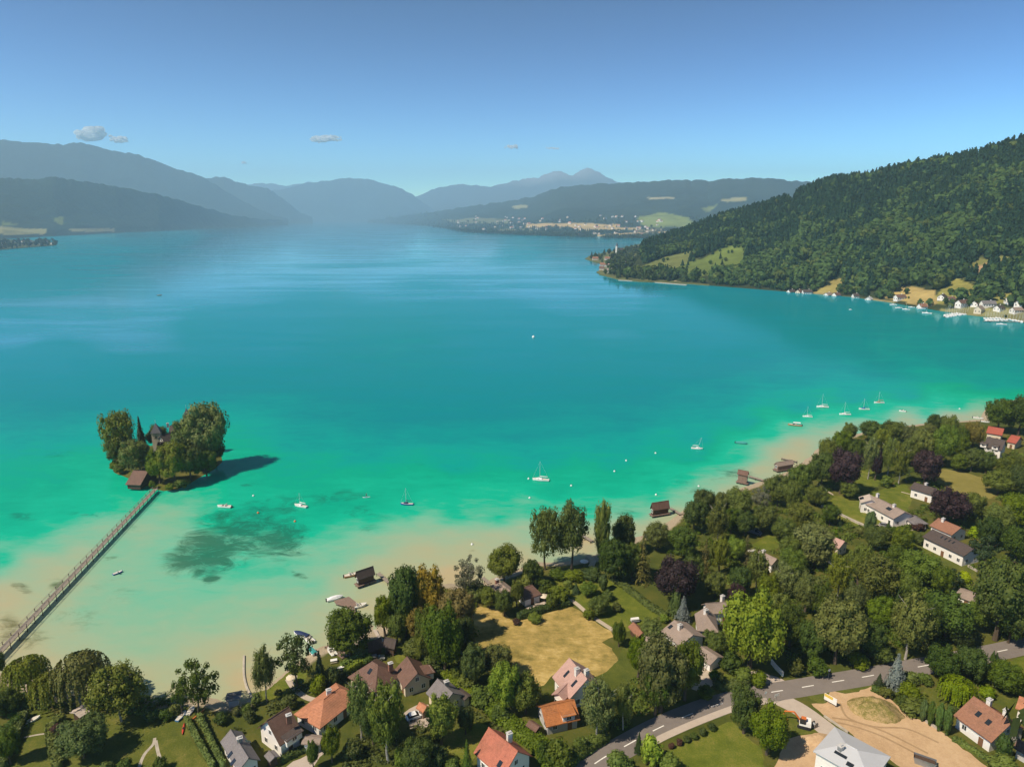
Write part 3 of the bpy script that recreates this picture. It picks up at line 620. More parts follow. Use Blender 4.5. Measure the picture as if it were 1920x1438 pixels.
cx = np.linspace(0, 1, nc8)
hfx = np.array([p[0] for p in HF], float); hfy = np.array([p[1] for p in HF], float)
fxs = np.interp(cx, np.linspace(0, 1, 300), np.interp(np.linspace(0,1,300)**1.15, [0,1], [1168, 2500])); fys = np.interp(fxs, hfx, hfy)
rxs = np.interp(fxs, [1168, 1290, 1480, 1700, 1920, 2500], [1205, 1335, 1520, 1720, 1930, 2500])
rys = np.interp(rxs, [p[0] for p in HR], [p[1] for p in HR]); rds = np.interp(rxs, [p[0] for p in HR], [p[2] for p in HR])
F8 = np.array([atz(a, b, 0) for a, b in zip(fxs, fys)]); R8 = np.array([atd(a, b, d) for a, b, d in zip(rxs, rys, rds)])
s8 = np.concatenate([np.linspace(0, 1, nr8-30), 1+np.linspace(.03, .9, 30)])
S8 = s8[:, None]; P8 = F8[None]*(1-S8[...,None]) + R8[None]*S8[...,None]
pr8 = np.where(S8 <= 1, .10*np.clip(S8,0,1)+.90*np.clip(S8,0,1)**1.25, 1-.15*(S8-1)-.9*np.clip(S8-1.1,0,9)**1.4)
nz8 = fbm(P8[...,0]/170, P8[...,1]/170, 5, 77)-.5
P8[...,2] = R8[None,:,2]*pr8 + nz8*46*np.clip(np.sin(np.pi*np.clip(S8,0,1)),0,1)*np.clip(R8[None,:,2]/150,.05,1.2)
P8[0,:,2] = -2; P8[1,:,2] = np.maximum(P8[1,:,2], 1.0)
P8[-1,:,2] = -5
n8 = fbm(P8[...,0]/40, P8[...,1]/40, 4, 78)
C8 = np.array((.035,.045,.018))*(.6+.8*n8[...,None])
qx8, qy8 = proj(P8)
for poly, cc in CLEAR: C8 = np.where(inpoly(qx8+(n8-.5)*16, qy8+(n8-.5)*8, poly)[...,None], np.array(cc)*(.65+.7*n8[...,None]), C8)
me = mesh_np('wooded_hill', P8.reshape(-1,3), grid_faces(len(s8), nc8), M['hill'], True); attr_col(me, 'tint', C8.reshape(-1,3))
tag(link('wooded_hill', me), 'steep near hill rising from the right shore', kind='structure')
def hill_at(px, py):                        # point of the near hill seen at a bearing and slope
    d2 = (qx8[:nr8-29]-px)**2 + (qy8[:nr8-29]-py)**2; k = np.unravel_index(np.argmin(d2), d2.shape); return P8[k].copy()

# ---- woods that read as one mass
def tree_templates(rs):
    out = []
    for kind in range(6):
        v = []; f = []
        n = 46
        for k in range(n):
            if kind < 3:                     # conifer: cone of drooping sprays
                z = rs.rand()**1.2; r = (.30-.02*kind)*(1-z)**.85+.02; a = rs.rand()*6.283; p = np.array((r*math.cos(a)*.8, r*math.sin(a)*.8, .1+.9*z)); nd = np.array((math.cos(a), math.sin(a), .55)); sz = .085+.10*(1-z)
            else:
                u = rs.randn(3); u /= np.linalg.norm(u); u[2] = abs(u[2])*1.2-.35
                q = .36+.07*rs.randn(); p = np.array((u[0]*q, u[1]*q, .56+u[2]*.40)); nd = u; sz = .16
            nd = nd/np.linalg.norm(nd)+rs.randn(3)*.45; nd /= np.linalg.norm(nd)
            a1 = np.cross(nd, rs.randn(3)); a1 /= np.linalg.norm(a1); b1 = np.cross(nd, a1)
            i = len(v); v += [p+sz*a1, p+sz*b1*.8, p-sz*a1, p-sz*b1*.8]; f.append((i,i+1,i+2,i+3))
        for z0, z1, r0, r1 in (((.06,.6,.22,.13),(.6,.96,.13,.015)) if kind < 3 else ((.1,.35,.08,.28),(.35,.7,.28,.24),(.7,.9,.24,.06))):
            i = len(v)
            for zz, rr in ((z0,r0),(z1,r1)): v += [np.array((rr*math.cos(t), rr*math.sin(t), zz)) for t in np.arange(6)*1.0472]
            f += [(i+t, i+(t+1)%6, i+6+(t+1)%6, i+6+t) for t in range(6)]
        out.append((np.array(v), np.array(f)))
    return out
TT = tree_templates(np.random.RandomState(4))
def wood(name, label, pts, hs, kinds, cols, parent=None):
    V = []; F = []; C = []; o = 0; rs = np.random.RandomState(len(pts))
    for p, h, k, c in zip(pts, hs, kinds, cols):
        v, f = TT[k]; a = rs.rand()*6.28; ca, sa = math.cos(a), math.sin(a); wd_ = h*(.75+.4*rs.rand())*(1.0 if k < 3 else 1.05)
        q = np.stack([(v[:,0]*ca-v[:,1]*sa)*wd_+p[0], (v[:,0]*sa+v[:,1]*ca)*wd_+p[1], v[:,2]*h+p[2]-.5], -1)
        V.append(q); F.append(f+o); o += len(v); C.append(np.tile(c, (len(v), 1)))
    me = mesh_np(name, np.concatenate(V), np.concatenate(F), M['forest']); attr_col(me, 'tint', np.concatenate(C))
    return tag(link(name, me), label, kind='stuff')
rs = np.random.RandomState(5)
pts = []; hs = []; kk = []; cc = []
for i in range(15500):
    u = rs.rand()*.86; si = rs.rand()**.85*1.30; 
    ci = u*(nc8-1); c0 = int(ci); si_ = np.interp(si, s8, np.arange(len(s8))); r0 = min(int(si_), len(s8)-2); ft = si_-r0
    p = P8[r0, c0]*(1-ft)+P8[r0+1, c0]*ft; p = p + (P8[r0, min(c0+1,nc8-1)]-P8[r0, c0])*(ci-c0)
    a, b = proj(p)
    if p[2] < 1.2 or a > 2250: continue
    blocked = False
    for poly, _ in CLEAR:
        if inpoly(np.array(a), np.array(b+2), poly): blocked = True; break
        if inpoly(np.array(a), np.array(b-9), poly) and rs.rand() < .75: blocked = True; break
    if inpoly(np.array(a), np.array(b), [(1090,470),(1170,455),(1200,470),(1212,500),(1190,520),(1110,516)]): continue
    g = fbm(np.array(p[0]/60), np.array(p[1]/60), 3, 9)
    if blocked:
        if rs.rand() > .035: continue
    mead = 0
    con = rs.rand() < np.clip((si-.22)*1.35+(g-.5)*3.4, .05, .93)
    h = (15+9*rs.rand()) if not con else (18+12*rs.rand())
    if blocked: h *= .45
    if si < .08: h *= .55
    pts.append(p); hs.append(h); kk.append(rs.randint(3) if con else 3+rs.randint(3))
    q = .75+.5*rs.rand()
    base = np.array((.022,.046,.022)) if con else np.array((.058,.096,.027))
    if (not con) and rs.rand() < .10: base = np.array((.085,.11,.026))
    cc.append(base*q)
wood('hill_forest', 'dense mixed forest covering the right hillside', pts, hs, kk, cc)
pts = []; hs = []; kk = []; cc = []
for i in range(2600):
    k = i % 4
    if k < 2: a = 845+rs.rand()*420; f_ = np.interp(a, [840,870,950,1050,1150,1240,1400],[6300,5300,4500,4050,3850,3800,4000]); dd_ = f_*(1.012+ (.03 if k == 0 else .5*rs.rand())*rs.rand())
    else: a = 700+rs.rand()*620; f_ = np.interp(a, [690,730,840,870,950,1050,1150,1240,1400],[12500,11500,6300,5300,4500,4050,3850,3800,4000]); dd_ = f_*(1.01+.5*rs.rand())
    d2 = (c7-a)**2; ci = int(np.argmin(d2)); colp = P7[:, ci]; dist = np.hypot(colp[:,0], colp[:,1]); kx = np.interp(dd_, dist[:64], np.arange(64)); r0 = min(int(kx), 62)
    p = colp[r0]*(1-(kx-r0))+colp[r0+1]*(kx-r0)
    u, v_ = proj(p)
    if any(inpoly(np.array(u), np.array(v_), poly) for poly, _ in CL7[:4]): continue
    pts.append(p); hs.append(13+11*rs.rand()); kk.append(rs.randint(6)); cc.append(np.array((.035,.055,.022))*(.6+.7*rs.rand()))
wood('shore_woods', 'dark tree belts around the far lakeside town', pts, hs, kk, cc)
pts = []; hs = []; kk = []; cc = []
for i in range(420):
    a = -280+rs.rand()*390; b = 452+rs.rand()*16
    p = atz(a, b, 1.2); 
    if b > 468-max(a,0)*.075 or a > 106: continue
    pts.append(p); hs.append(12+9*rs.rand()); kk.append(rs.randint(6)); cc.append(np.array((.035,.055,.022))*(.6+.7*rs.rand()))
wood('shore_woods', 'dark trees on the low headland at the left edge', pts, hs, kk, cc)
pts = []; hs = []; kk = []; cc = []
for i in range(760):
    a = 1100+rs.rand()*190; b = 460+rs.rand()*70
    poly = [(1100,485),(1150,473),(1195,462),(1262,456),(1290,480),(1285,530),(1160,523),(1130,514),(1140,503),(1128,494)]
    if not inpoly(np.array(a), np.array(b), poly): continue
    if inpoly(np.array(a), np.array(b), CLEAR[1][0]) or (a < 1150 and rs.rand() < .62): continue
    pts.append(atz(a, b, 1.2)); hs.append(11+9*rs.rand()); kk.append(rs.randint(6)); cc.append(np.array((.045,.065,.022))*(.6+.7*rs.rand()))
wood('headland_trees', 'clumped trees between the houses on the headland', pts, hs, kk, cc)
# ------------------------------------------------------------------ buildings
def _win():
    a = MB(); w_, h_, t = .62, .72, .12
    a.box(-w_, -.04, -h_, -w_+t, .07, h_); a.box(w_-t, -.04, -h_, w_, .07, h_); a.box(-w_+t, -.04, h_-t, w_-t, .07, h_); a.box(-w_+t, -.04, -h_, w_-t, .07, -h_+t); a.box(-.04, -.03, -h_+t, .04, .05, h_-t)
    b = MB(); b.box(-w_+t, -.02, -h_+t, w_-t, .03, h_-t)
    return a.mesh('window_frame', [M['white']]), b.mesh('window_pane', [M['glass']])
WIN, PANE = _win()
a = MB(); a.box(-.55, -.04, 0, .55, .07, 2.1); a.box(.32, .07, 1.0, .42, .14, 1.1); DOOR = a.mesh('door', [M['door']])
LANDMARK = []
def window(root, p, ang, s=1.0, name='window'):
    o = link(name, WIN, None, root, p, ang); o.scale = (s, 1, s); link('pane', PANE, None, o); return o
class Wing:
    def __init__(s, A, B, E, hw, hr, hip=(0,0), base=ZG, ext=(0,0)):
        e = atz(*E, base+hw)
        if hr > 15:                                 # a slope in degrees: find the ridge height that gives it
            sl = math.tan(R(hr)); lo, hi = hw+.3, hw+9
            for _ in range(40):
                hr = (lo+hi)/2; a = atz(*A, base+hr)[:2]; b = atz(*B, base+hr)[:2]; q = (b-a)/np.linalg.norm(b-a); g = abs(q[0]*(e[1]-a[1])-q[1]*(e[0]-a[0]))
                if (hr-hw)/max(g, .3) < sl: lo = hr
                else: hi = hr
        s.a = atz(*A, base+hr); s.b = atz(*B, base+hr)
        d = s.b[:2]-s.a[:2]; s.L = np.linalg.norm(d); s.ang = math.atan2(d[1], d[0]); u = d/s.L
        s.half = max(1.2, abs(u[0]*(e-s.a)[1]-u[1]*(e-s.a)[0])); s.c = (s.a[:2]+s.b[:2])/2; s.hw, s.hr, s.hip = hw, hr, hip
        s.x0 = -s.L/2-ext[0]; s.x1 = s.L/2+ext[1]
def build_wing(root, wg, off, roof_m, wall_m, oh=.55, windows=True, gable_m=None, door=True, wall_name='wall', roof_name='roof', open_front=False, wn=None):
    """one ridged volume: a wall body, a roof skin, windows on every side; returns the roof"""
    h, hw, hr = wg.half, wg.hw, wg.hr; x0, x1 = wg.x0, wg.x1; e0, e1 = x0-wg.hip[0], x1+wg.hip[1]
    ca, sa = math.cos(wg.ang), math.sin(wg.ang)
    def T(v): return [(off[0]+p[0]*ca-p[1]*sa, off[1]+p[0]*sa+p[1]*ca, off[2]+p[2]) for p in v]
    m = MB(); v = [(x0,0,hr),(x1,0,hr),(e0,-h,hw),(e1,-h,hw),(e1,h,hw),(e0,h,hw)]
    f = [(2,3,1,0),(4,5,0,1)]
    if wg.hip[0] > 0: f.append((5,2,0))
    if wg.hip[1] > 0: f.append((3,4,1))
    m.shell(T(v), f, .24); roof = m.build(roof_name, roof_m, root)
    if wg.hip[0] == 0 or wg.hip[1] == 0 or True:
        r = MB(); 
        pts = T([(x0,0,hr+.02),(x1,0,hr+.02)]); r.tube(pts[0], pts[1], .13, n=6); r.build('ridge_cap', roof_m, roof)
    o2 = min(oh, h*.35); wy_ = h-o2; g0 = e0+(oh if wg.hip[0] == 0 else oh); g1 = e1-oh
    zt = hw+(hr-hw)*o2/h-.30
    w_ = MB(); V = [(g0,-wy_,0),(g1,-wy_,0),(g1,wy_,0),(g0,wy_,0),(g0,-wy_,zt),(g1,-wy_,zt),(g1,wy_,zt),(g0,wy_,zt)]
    F = [(3,2,1,0),(0,1,5,4),(2,3,7,6)]
    if wg.hip[0] > 0 or wg.hip[1] > 0: 
        zt2 = hw-.30+ (hr-hw)*min(.9, oh/max(max(wg.hip), .1)); F += [(4,5,6,7)]
    ia, ib = 0, 0
    G = MB(); zap = hr-.32
    if wg.hip[0] == 0: V.append((g0,0,zap)); F.append((3,0,4,len(V)-1,7))
    else: F.append((3,0,4,7))
    if wg.hip[1] == 0: V.append((g1,0,zap)); F.append((1,2,6,len(V)-1,5))
    else: F.append((1,2,6,5))
    w_.add(T(V), F); wl = w_.build(wall_name, wall_m, root)
    if windows:
        st = 2 if hw > 4.3 else 1
        def put(x, y, z, ang, s=1.0): window(root, T([(x, y, z)])[0], wg.ang+ang, s)
        Lx = g1-g0; nn = max(1, int(Lx/3.0)) if wn is None else wn
        for k in range(st):
            z = 1.65+2.7*k
            if z+.8 > zt: continue
            for i in range(nn):
                x = g0+Lx*(i+.5)/nn
                if door and k == 0 and i == nn//2: link('door', DOOR, None, root, T([(x,-wy_,0.02)])[0], wg.ang+math.pi)
                else: put(x, -wy_, z, math.pi)
                put(x, wy_, z, 0)
            for i in range(2):
                y = -wy_+2*wy_*(i+.5)/2
                if wg.hip[0] == 0 or zt > z+.8: put(g0, y, z, math.pi/2)
                if wg.hip[1] == 0 or zt > z+.8: put(g1, y, z, -math.pi/2)
        if hr-hw > 2.6:
            for gx, a_, hp in ((g0, math.pi/2, 0), (g1, -math.pi/2, 1)):
                if wg.hip[hp] == 0: put(gx, 0, hw+.9, a_, .9)
    wg.T = T; return roof
def chimney(roof, px, zz, root, wg=None, h=1.7, s=.55, mat='chim', base=ZG):
    p = atz(px[0], px[1], base+zz); o = root.location; m = MB(); c = (p[0]-o[0], p[1]-o[1]); z = zz
    m.obox(c, .5, s*2, s*1.6, z-2.2, z); ch = m.build('chimney', M[mat], roof)
    m = MB(); m.obox(c, .5, s*2.4, s*2.0, z+.003, z+.14); m.obox(c, .5, s*1.2, s*.9, z+.14, z+.4); m.build('chimney_cap', M['grey_wall'], ch)
def roofbox(root, roof, wg, x, y, kind, roof_m=None, size=(1.0,1.4)):
    """a skylight or dormer at ridge-frame x, y on the slope"""
    z = wg.hr-(wg.hr-wg.hw)*abs(y)/wg.half; sl = math.atan2(wg.hr-wg.hw, wg.half); sg = 1 if y > 0 else -1
    if kind == 'skylight':
        m = MB(); w_, l = size[0]/2, size[1]/2; v = []
        for dz in (.0, .09):
            for a, b in ((-w_,-l),(w_,-l),(w_,l),(-w_,l)): v.append((x+a, y+b*math.cos(sl), z-sg*b*math.sin(sl)+dz))
        m.add(wg.T(v), [(3,2,1,0),(4,5,6,7),(0,1,5,4),(1,2,6,5),(2,3,7,6),(3,0,4,7)]); m.build('skylight', M['glass'], roof)
    else:
        w_ = size[0]/2; d = size[1]; yo = y+sg*d; zf = wg.hr-(wg.hr-wg.hw)*abs(yo)/wg.half
        zt = zf+1.7; m = MB()
        yb = y-sg*.6
        V = [(x-w_,yo,zf-.3),(x+w_,yo,zf-.3),(x+w_,yo,zt),(x-w_,yo,zt),(x-w_,yb,zf-.3),(x+w_,yb,zf-.3),(x+w_,yb,zt),(x-w_,yb,zt)]
        m.add(wg.T(V), [(0,1,2,3),(1,5,6,2),(4,0,3,7),(5,4,7,6)]); dm = m.build('dormer', M['plaster'], roof)
        m = MB(); m.shell(wg.T([(x-w_-.3,yo+sg*.4,zt-.12),(x+w_+.3,yo+sg*.4,zt-.12),(x+w_+.3,yb-sg*.3,zt+.35),(x-w_-.3,yb-sg*.3,zt+.35)]), [(0,1,2,3)] if sg < 0 else [(3,2,1,0)], .16)
        m.build('dormer_roof', roof_m or M['r_dark'], dm)
        p = wg.T([(x, yo+sg*.0, zf+.85)])[0]; o = link('window', WIN, None, dm, p, wg.ang+(math.pi if sg < 0 else 0)); o.scale = (1.1,1,.8); link('pane', PANE, None, o)
def house(label, cat, wings, roof_m, wall_m, name='house', chims=(), lights=(), base=ZG, lm=None, windows=True, door=True, oh=.55, roofs=None, wn=None, group=None):
    ws = [w_ if isinstance(w_, Wing) else Wing(*w_[:5], **(w_[5] if len(w_) > 5 else {}), base=base) for w_ in wings]
    c = ws[0].c; root = empty(name, (c[0], c[1], base), 0, label, cat, group); rf = []
    for i, wg in enumerate(ws):
        rm = M[roofs[i]] if roofs else M[roof_m]
        rf.append(build_wing(root, wg, (wg.c[0]-c[0], wg.c[1]-c[1], 0), rm, M[wall_m], oh, windows, door=door and i == 0, wn=wn))
    for ch in chims: chimney(rf[ch[2] if len(ch) > 2 else 0], ch[0], min(ch[1], ws[ch[2] if len(ch) > 2 else 0].hr+.9), root, mat=ch[3] if len(ch) > 3 else 'chim', base=base)
    for l in lights: roofbox(root, rf[l[0]], ws[l[0]], l[1], l[2], l[3], M[roof_m], l[4] if len(l) > 4 else (1.0,1.4))
    if lm: u, v = proj(np.array([c[0], c[1], base])); LANDMARK.append((float(u), float(v), lm))
    return root, ws
house('large brown tiled villa with a steep gable and a hipped wing', 'house', [((763,1230),(783,1262),(742,1264),3.2,38),((697,1240),(709,1247),(671,1281),3.0,36,dict(hip=(4,4)))], 'r_brown','cream', chims=[((732,1243),10.2,0,'chim_b')], lights=[(1,0,-1.8,'skylight'),(0,1,2.6,'dormer',(3.4,2.2))], lm='the large brown villa')
house('low bungalow with an orange hipped roof and white walls', 'house', [((607,1311),(636,1289),(626,1345),3.0,27,dict(hip=(5.5,3.0)))], 'r_orange','plaster', chims=[((616,1293),6.9)], lm='the orange bungalow')
house('tall white house with a steep dark brown roof and white dormer', 'house', [((500,1351),(542,1324),(541,1387),3.8,44)], 'r_dark','plaster', chims=[((541,1340),9.4,0,'chim_b')], lights=[(0,.4,-2.6,'dormer',(4.0,2.6)),(0,-3,2.5,'skylight')], lm='the dark roofed white house', roofs=['r_brown'])
house('white house with a smooth grey gable roof beside the long hedges', 'house', [((432,1367),(466,1421),(426,1412),3.4,38)], 'r_grey','plaster', chims=[((449,1383),9.3,0,'metal')], lights=[(0,0,-2.2,'skylight'),(0,2.4,-2.4,'skylight'),(0,-1.5,2.4,'skylight')], lm='the grey gabled house')
house('small white garage with a flat tan roof beside the dark roofed house', 'garage', [((569,1381),(603,1384),(576,1395),2.7,3.2)], 'r_tan','plaster', 'garage', lm='the small white garage', windows=False)
house('tiny grey roofed garden shed left of the white garage', 'shed', [((504,1407),(515,1419),(498,1414),2.3,2.8)], 'r_grey','timber', 'garden_shed', windows=False)
house('grey gabled house with an orange porch roof beside the paved yard', 'house', [((820,1272),(849,1299),(803,1303),3.0,34),((856,1290),(878,1306),(889,1317),2.6,18)], 'r_grey','cream', chims=[((837,1277),8.0,0,'metal')], roofs=['r_grey','r_dark'], lm='the grey house by the paved yard')
house('red roofed house with a big pale chimney at the bottom edge', 'house', [((916,1363),(971,1408),(903,1424),3.6,42),((908,1402),(924,1394),(904,1416),3.4,36)], 'r_red','plaster', chims=[((955,1374),10.0,0,'chim')], lights=[(0,2.5,-3.2,'skylight')], lm='the red roofed house')
house('low old barn house with a weathered rust orange roof', 'house', [((1014,1325),(1077,1311),(1054,1356),2.7,34)], 'r_rust','grey_wall', lights=[(0,1.5,-1.6,'dormer',(3.0,2.0))], lm='the rust roofed barn house')
house('brown plank lean-to beside the rust roofed barn house', 'shed', [((992,1350),(1011,1363),(996,1366),2.4,3.0)], 'r_brown','timber', 'plank_shed', windows=False)
house('large pink roofed villa with two white chimneys beside the hay field', 'house', [((1067,1233),(1101,1273),(1045,1281),3.6,40),((1074,1270),(1046,1299),(1062,1309),3.6,34)], 'r_pink','plaster', chims=[((1082,1253),10.4),((1100,1256),9.4)], lights=[(0,-1.6,-2.4,'skylight',(.8,2.0)),(0,2.4,-2.4,'skylight',(.8,2.0))], lm='the pink roofed villa')
house('white bungalow with a brown roof on the far edge of the hay field', 'house', [((973,1104),(998,1096),(1001,1119),2.8,32,dict(hip=(0,1.5))),((937,1092),(957,1108),(926,1106),2.6,26,dict(hip=(2,0)))], 'r_brown','plaster', chims=[((932,1086),6.4,1,'chim_b')], roofs=['r_brown','r_tan'], lm='the bungalow at the hay field')
house('white house with a broad tan grey roof above the garage', 'house', [((1264,1162),(1300,1190),(1253,1194),3.6,24)], 'r_tan','plaster', chims=[((1275,1171),8.6)], lights=[(0,-3,-2.2,'skylight')], lm='the broad tan roofed house')
house('rambling brown tiled house behind the bright lime tree', 'house', [((1322,1131),(1368,1128),(1344,1150),4.0,36),((1323,1138),(1326,1154),(1305,1168),4.0,40,dict(hip=(0,4)))], 'r_brown','plaster', chims=[((1355,1117),10.2),((1324,1143),9.6,1)], roofs=['r_tan','r_tan'], lm='the rambling brown house')
house('small white garage with a tan roof and an orange door', 'garage', [((1313,1211),(1346,1232),(1313,1234),2.5,22)], 'r_tan','plaster', 'garage', lm='the tan roofed garage', wn=2)
house('little red tiled barn at the end of the orchard lawn', 'barn', [((1187,1166),(1205,1186),(1185,1183),2.2,34)], 'r_russet','timber', 'barn', lm='the little red barn', windows=False)
house('flat grey shed behind the little red barn', 'shed', [((1207,1192),(1222,1197),(1212,1202),2.1,2.6)], 'r_tan','timber', 'garden_shed', windows=False)
house('white house with a wide pale hipped sheet roof at the bottom', 'house', [((1586,1394),(1608,1406),(1552,1423),5.2,6.8,dict(hip=(4.6,5)))], 'r_light','plaster', lights=[(0,-1.0,-3.0,'skylight',(2.6,.7)),(0,1.4,-4.0,'skylight',(1.4,1.0))], chims=[((1577,1398),7.2,0,'metal')], lm='the pale roofed house')
house('white house with a plain brown roof beside the four clipped columns', 'house', [((1825,1305),(1898,1354),(1825,1367),3.2,32)], 'r_russet','plaster', chims=[((1856,1311),8.6),((1887,1331),8.6)], lights=[(0,-1.2,-2.6,'skylight'),(0,1.4,-2.8,'skylight')], lm='the plain brown roofed house')
house('orange roofed white house cut by the right edge', 'house', [((1911,1305),(1960,1325),(1917,1332),3.4,30)], 'r_orange','plaster', lm='the orange house at the right edge')
house('small brown annex roof at the lower right edge', 'annex', [((1908,1384),(1940,1402),(1902,1402),2.6,4.2)], 'r_brown','grey_wall', 'annex', windows=False)
house('white villa with a broad front gable and a long cream roof', 'house', [((1630,926),(1634,937),(1613,941),4.4,26),((1640,931),(1697,960),(1667,968),4.0,24)], 'r_cream','plaster', chims=[((1646,926),9.0),((1677,946),8.2,1)], lights=[(0,-1,-3,'skylight',(2.4,1.6)),(1,2,-2.0,'skylight',(2.2,1.5))], roofs=['r_cream','r_tan'], lm='the white villa')
house('white garage with a grey pyramid roof beside the white villa', 'garage', [((1713,966),(1719,970),(1706,978),2.6,4.0,dict(hip=(3,3)))], 'r_grey','plaster', 'garage', windows=False)
house('white house with a dark roof in front of the pale meadow', 'house', [((1714,904),(1758,917),(1728,922),4.0,28)], 'r_dark','plaster', chims=[((1737,906),8.4)], lm='the white house by the meadow')
house('white house with a reddish brown roof behind the long white house', 'house', [((1759,971),(1802,989),(1766,995),3.6,26)], 'r_russet','plaster', chims=[((1769,972),8.0)], lm='the reddish brown roofed house')
house('long white house with a grey brown roof and four roof lights', 'house', [((1748,992),(1827,1028),(1772,1026),4.2,24)], 'r_tan','plaster', lights=[(0,-3+1.5*k,-1.4,'skylight',(.5,1.3)) for k in range(4)], roofs=['r_dark'], lm='the long white house')
house('small white house with a grey roof hidden behind a birch', 'house', [((1424,1032),(1457,1048),(1434,1053),3.2,32)], 'r_tan','plaster', chims=[((1432,1032),7.4)], lm='the small grey roofed house')
house('pinkish roofed house almost hidden among trees', 'house', [((1562,1006),(1584,1015),(1563,1024),3.4,32)], 'r_pink','cream', lm='the hidden pinkish house')
house('low brown roofed house deep in the right hand trees', 'house', [((1800,1102),(1843,1119),(1812,1124),2.8,20)], 'r_tan','plaster', lm='the low brown house')
house('red roofed house on the shore at the far right', 'house', [((1853,799),(1883,804),(1860,813),4.2,28)], 'r_crimson','cream', lm='the crimson roofed house')
house('dark slate villa with white dormers at the far right shore', 'house', [((1851,819),(1886,826),(1862,841),5.2,40)], 'r_dark','plaster', lights=[(0,-4,-3,'dormer',(2.6,2)),(0,1,-3,'dormer',(2.6,2))], lm='the dark slate villa')
house('red roofed outbuilding beside the dark slate villa', 'house', [((1896,815),(1914,819),(1893,829),3.4,30)], 'r_crimson','cream', lm='the red outbuilding')
house('left dark wooden boathouse in the shade of the oak', 'boathouse', [((688,1206),(715,1195),(701,1213),2.6,4.8)], 'r_brown','timber', 'boathouse', windows=False, roofs=['r_dark'])
house('right dark wooden boathouse in front of the tall grove', 'boathouse', [((721,1194),(743,1199),(726,1208),2.6,4.8)], 'r_dark','timber', 'boathouse', windows=False, lm='the dark boathouses')
house('flat grey white boathouse hut at the end of the pale jetty', 'boathouse', [((424,1303),(452,1298),(440,1312),2.3,2.9)], 'r_grey','grey_wall', 'boathouse', windows=False, lm='the flat grey hut')
house('garden pavilion with a pale pinkish canvas roof', 'pavilion', [((139,1336),(163,1321),(148,1346),2.5,3.1)], 'r_cream','timber', 'pavilion', windows=False, lm='the pink pavilion')
house('small orange tiled porch shelter beside the paved yard', 'shelter', [((786,1316),(800,1325),(787,1324),2.4,3.2)], 'r_orange','plank_brown', 'shelter', windows=False)
# boathouses standing in the water on piles
def pile_house(label, wings, roof_m, wall_m, lm=None, deck=None, wf=.9, chims=()):
    base = 1.0
    ws = [Wing(*w_[:5], **(w_[5] if len(w_) > 5 else {}), base=base) for w_ in wings]; c = ws[0].c
    root = empty('boathouse', (c[0], c[1], base), 0, label, 'boathouse', 'boathouses standing in the lake'); wg = ws[0]
    for w_ in ws: build_wing(root, w_, (w_.c[0]-c[0], w_.c[1]-c[1], 0), M[roof_m], M[wall_m], .4, False)
    ca, sa = math.cos(wg.ang), math.sin(wg.ang)
    m = MB(); m.obox((0,0), wg.ang, wg.L+.6, wg.half*2+.4, -.22, -.02); m.build('platform', M['plank_brown'], root)
    pm = MB(); pm.tube((0,0,-2.4),(0,0,-.2),.16,n=6); pme = pm.mesh('pile', [M['timber']])
    for i in range(4):
        for j in (-1, 1):
            x = (-.5+i/3)*(wg.L-.3); y = j*(wg.half-.3); link('pile', pme, None, root, (x*ca-y*sa, x*sa+y*ca, 0))
    o = window(root, wg.T([(wg.x0+.37, 0, 1.6)])[0], wg.ang+math.pi/2)
    window(root, wg.T([(wg.x1-.37, 0, 1.6)])[0], wg.ang-math.pi/2)
    if lm: u, v = proj(np.array([c[0], c[1], base])); LANDMARK.append((float(u), float(v), lm))
    return root
pile_house('brown boathouse with a plain gable roof left of the oaks', [((1222,943),(1254,938),(1244,953),2.4,5.2)], 'r_brown','timber', 'the first boathouse')
pile_house('tall square brown boathouse at the end of its own jetty', [((1384,880),(1404,884),(1391,888),3.8,5.6)], 'r_brown','plank_brown', 'the tall square boathouse')
pile_house('low reddish boathouse half hidden by shore trees', [((1455,867),(1486,862),(1470,873),2.2,3.8)], 'r_tan','plank_brown', 'the low reddish boathouse')
pile_house('large dark boathouse standing alone in the pale shallows', [((667,1072),(700,1061),(689,1080),2.3,4.8)], 'r_dark','timber', 'the lone dark boathouse')
house('brown roofed boathouse at the island end of the footbridge', 'boathouse', [((250,882),(278,883),(256,909),2.3,6.4)], 'r_brown','timber', 'boathouse', windows=False, lm='the island boathouse')
# island villa with towers
root, ws = house('island villa with a dark steep roof, white walls and two towers', 'villa', [((318,798),(346,797),(331,815),7.0,48),((300,818),(318,812),(312,829),6.0,9.0)], 'r_dark','plaster', 'villa', chims=[((314,794),14.2),((338,793),14.2)], lights=[(0,-2,-2.4,'dormer',(2,1.6))], lm='the island villa')
o = root.location
def tower(root, px, w_, h, hs):
    p = at(*px); c = (p[0]-o[0], p[1]-o[1]); m = MB(); m.obox(c, .3, w_, w_, 0, h); t = m.build('tower', M['cream'], root)
    m = MB(); s = w_/2+.35; q = [(c[0]+s*math.cos(.3+math.pi/4+k*math.pi/2)*1.414, c[1]+s*math.sin(.3+math.pi/4+k*math.pi/2)*1.414, h) for k in range(4)]
    m.add(q+[(c[0],c[1],h+hs)], [(0,1,4),(1,2,4),(2,3,4),(3,0,4),(3,2,1,0)]); m.build('spire', M['slate'], t)
    m = MB(); m.tube((c[0],c[1],h+hs-.3),(c[0],c[1],h+hs+1.6),.07,n=5); m.build('finial', M['alu'], t)
    for k in range(4):
        a = .3+k*math.pi/2; wdw = link('window', WIN, None, t, (c[0]+w_/2*math.cos(a), c[1]+w_/2*math.sin(a), h-2), a-math.pi/2); link('pane', PANE, None, wdw)
tower(root, (298,846), 4.2, 10.5, 5.0); tower(root, (359,852), 4.0, 18, 7)

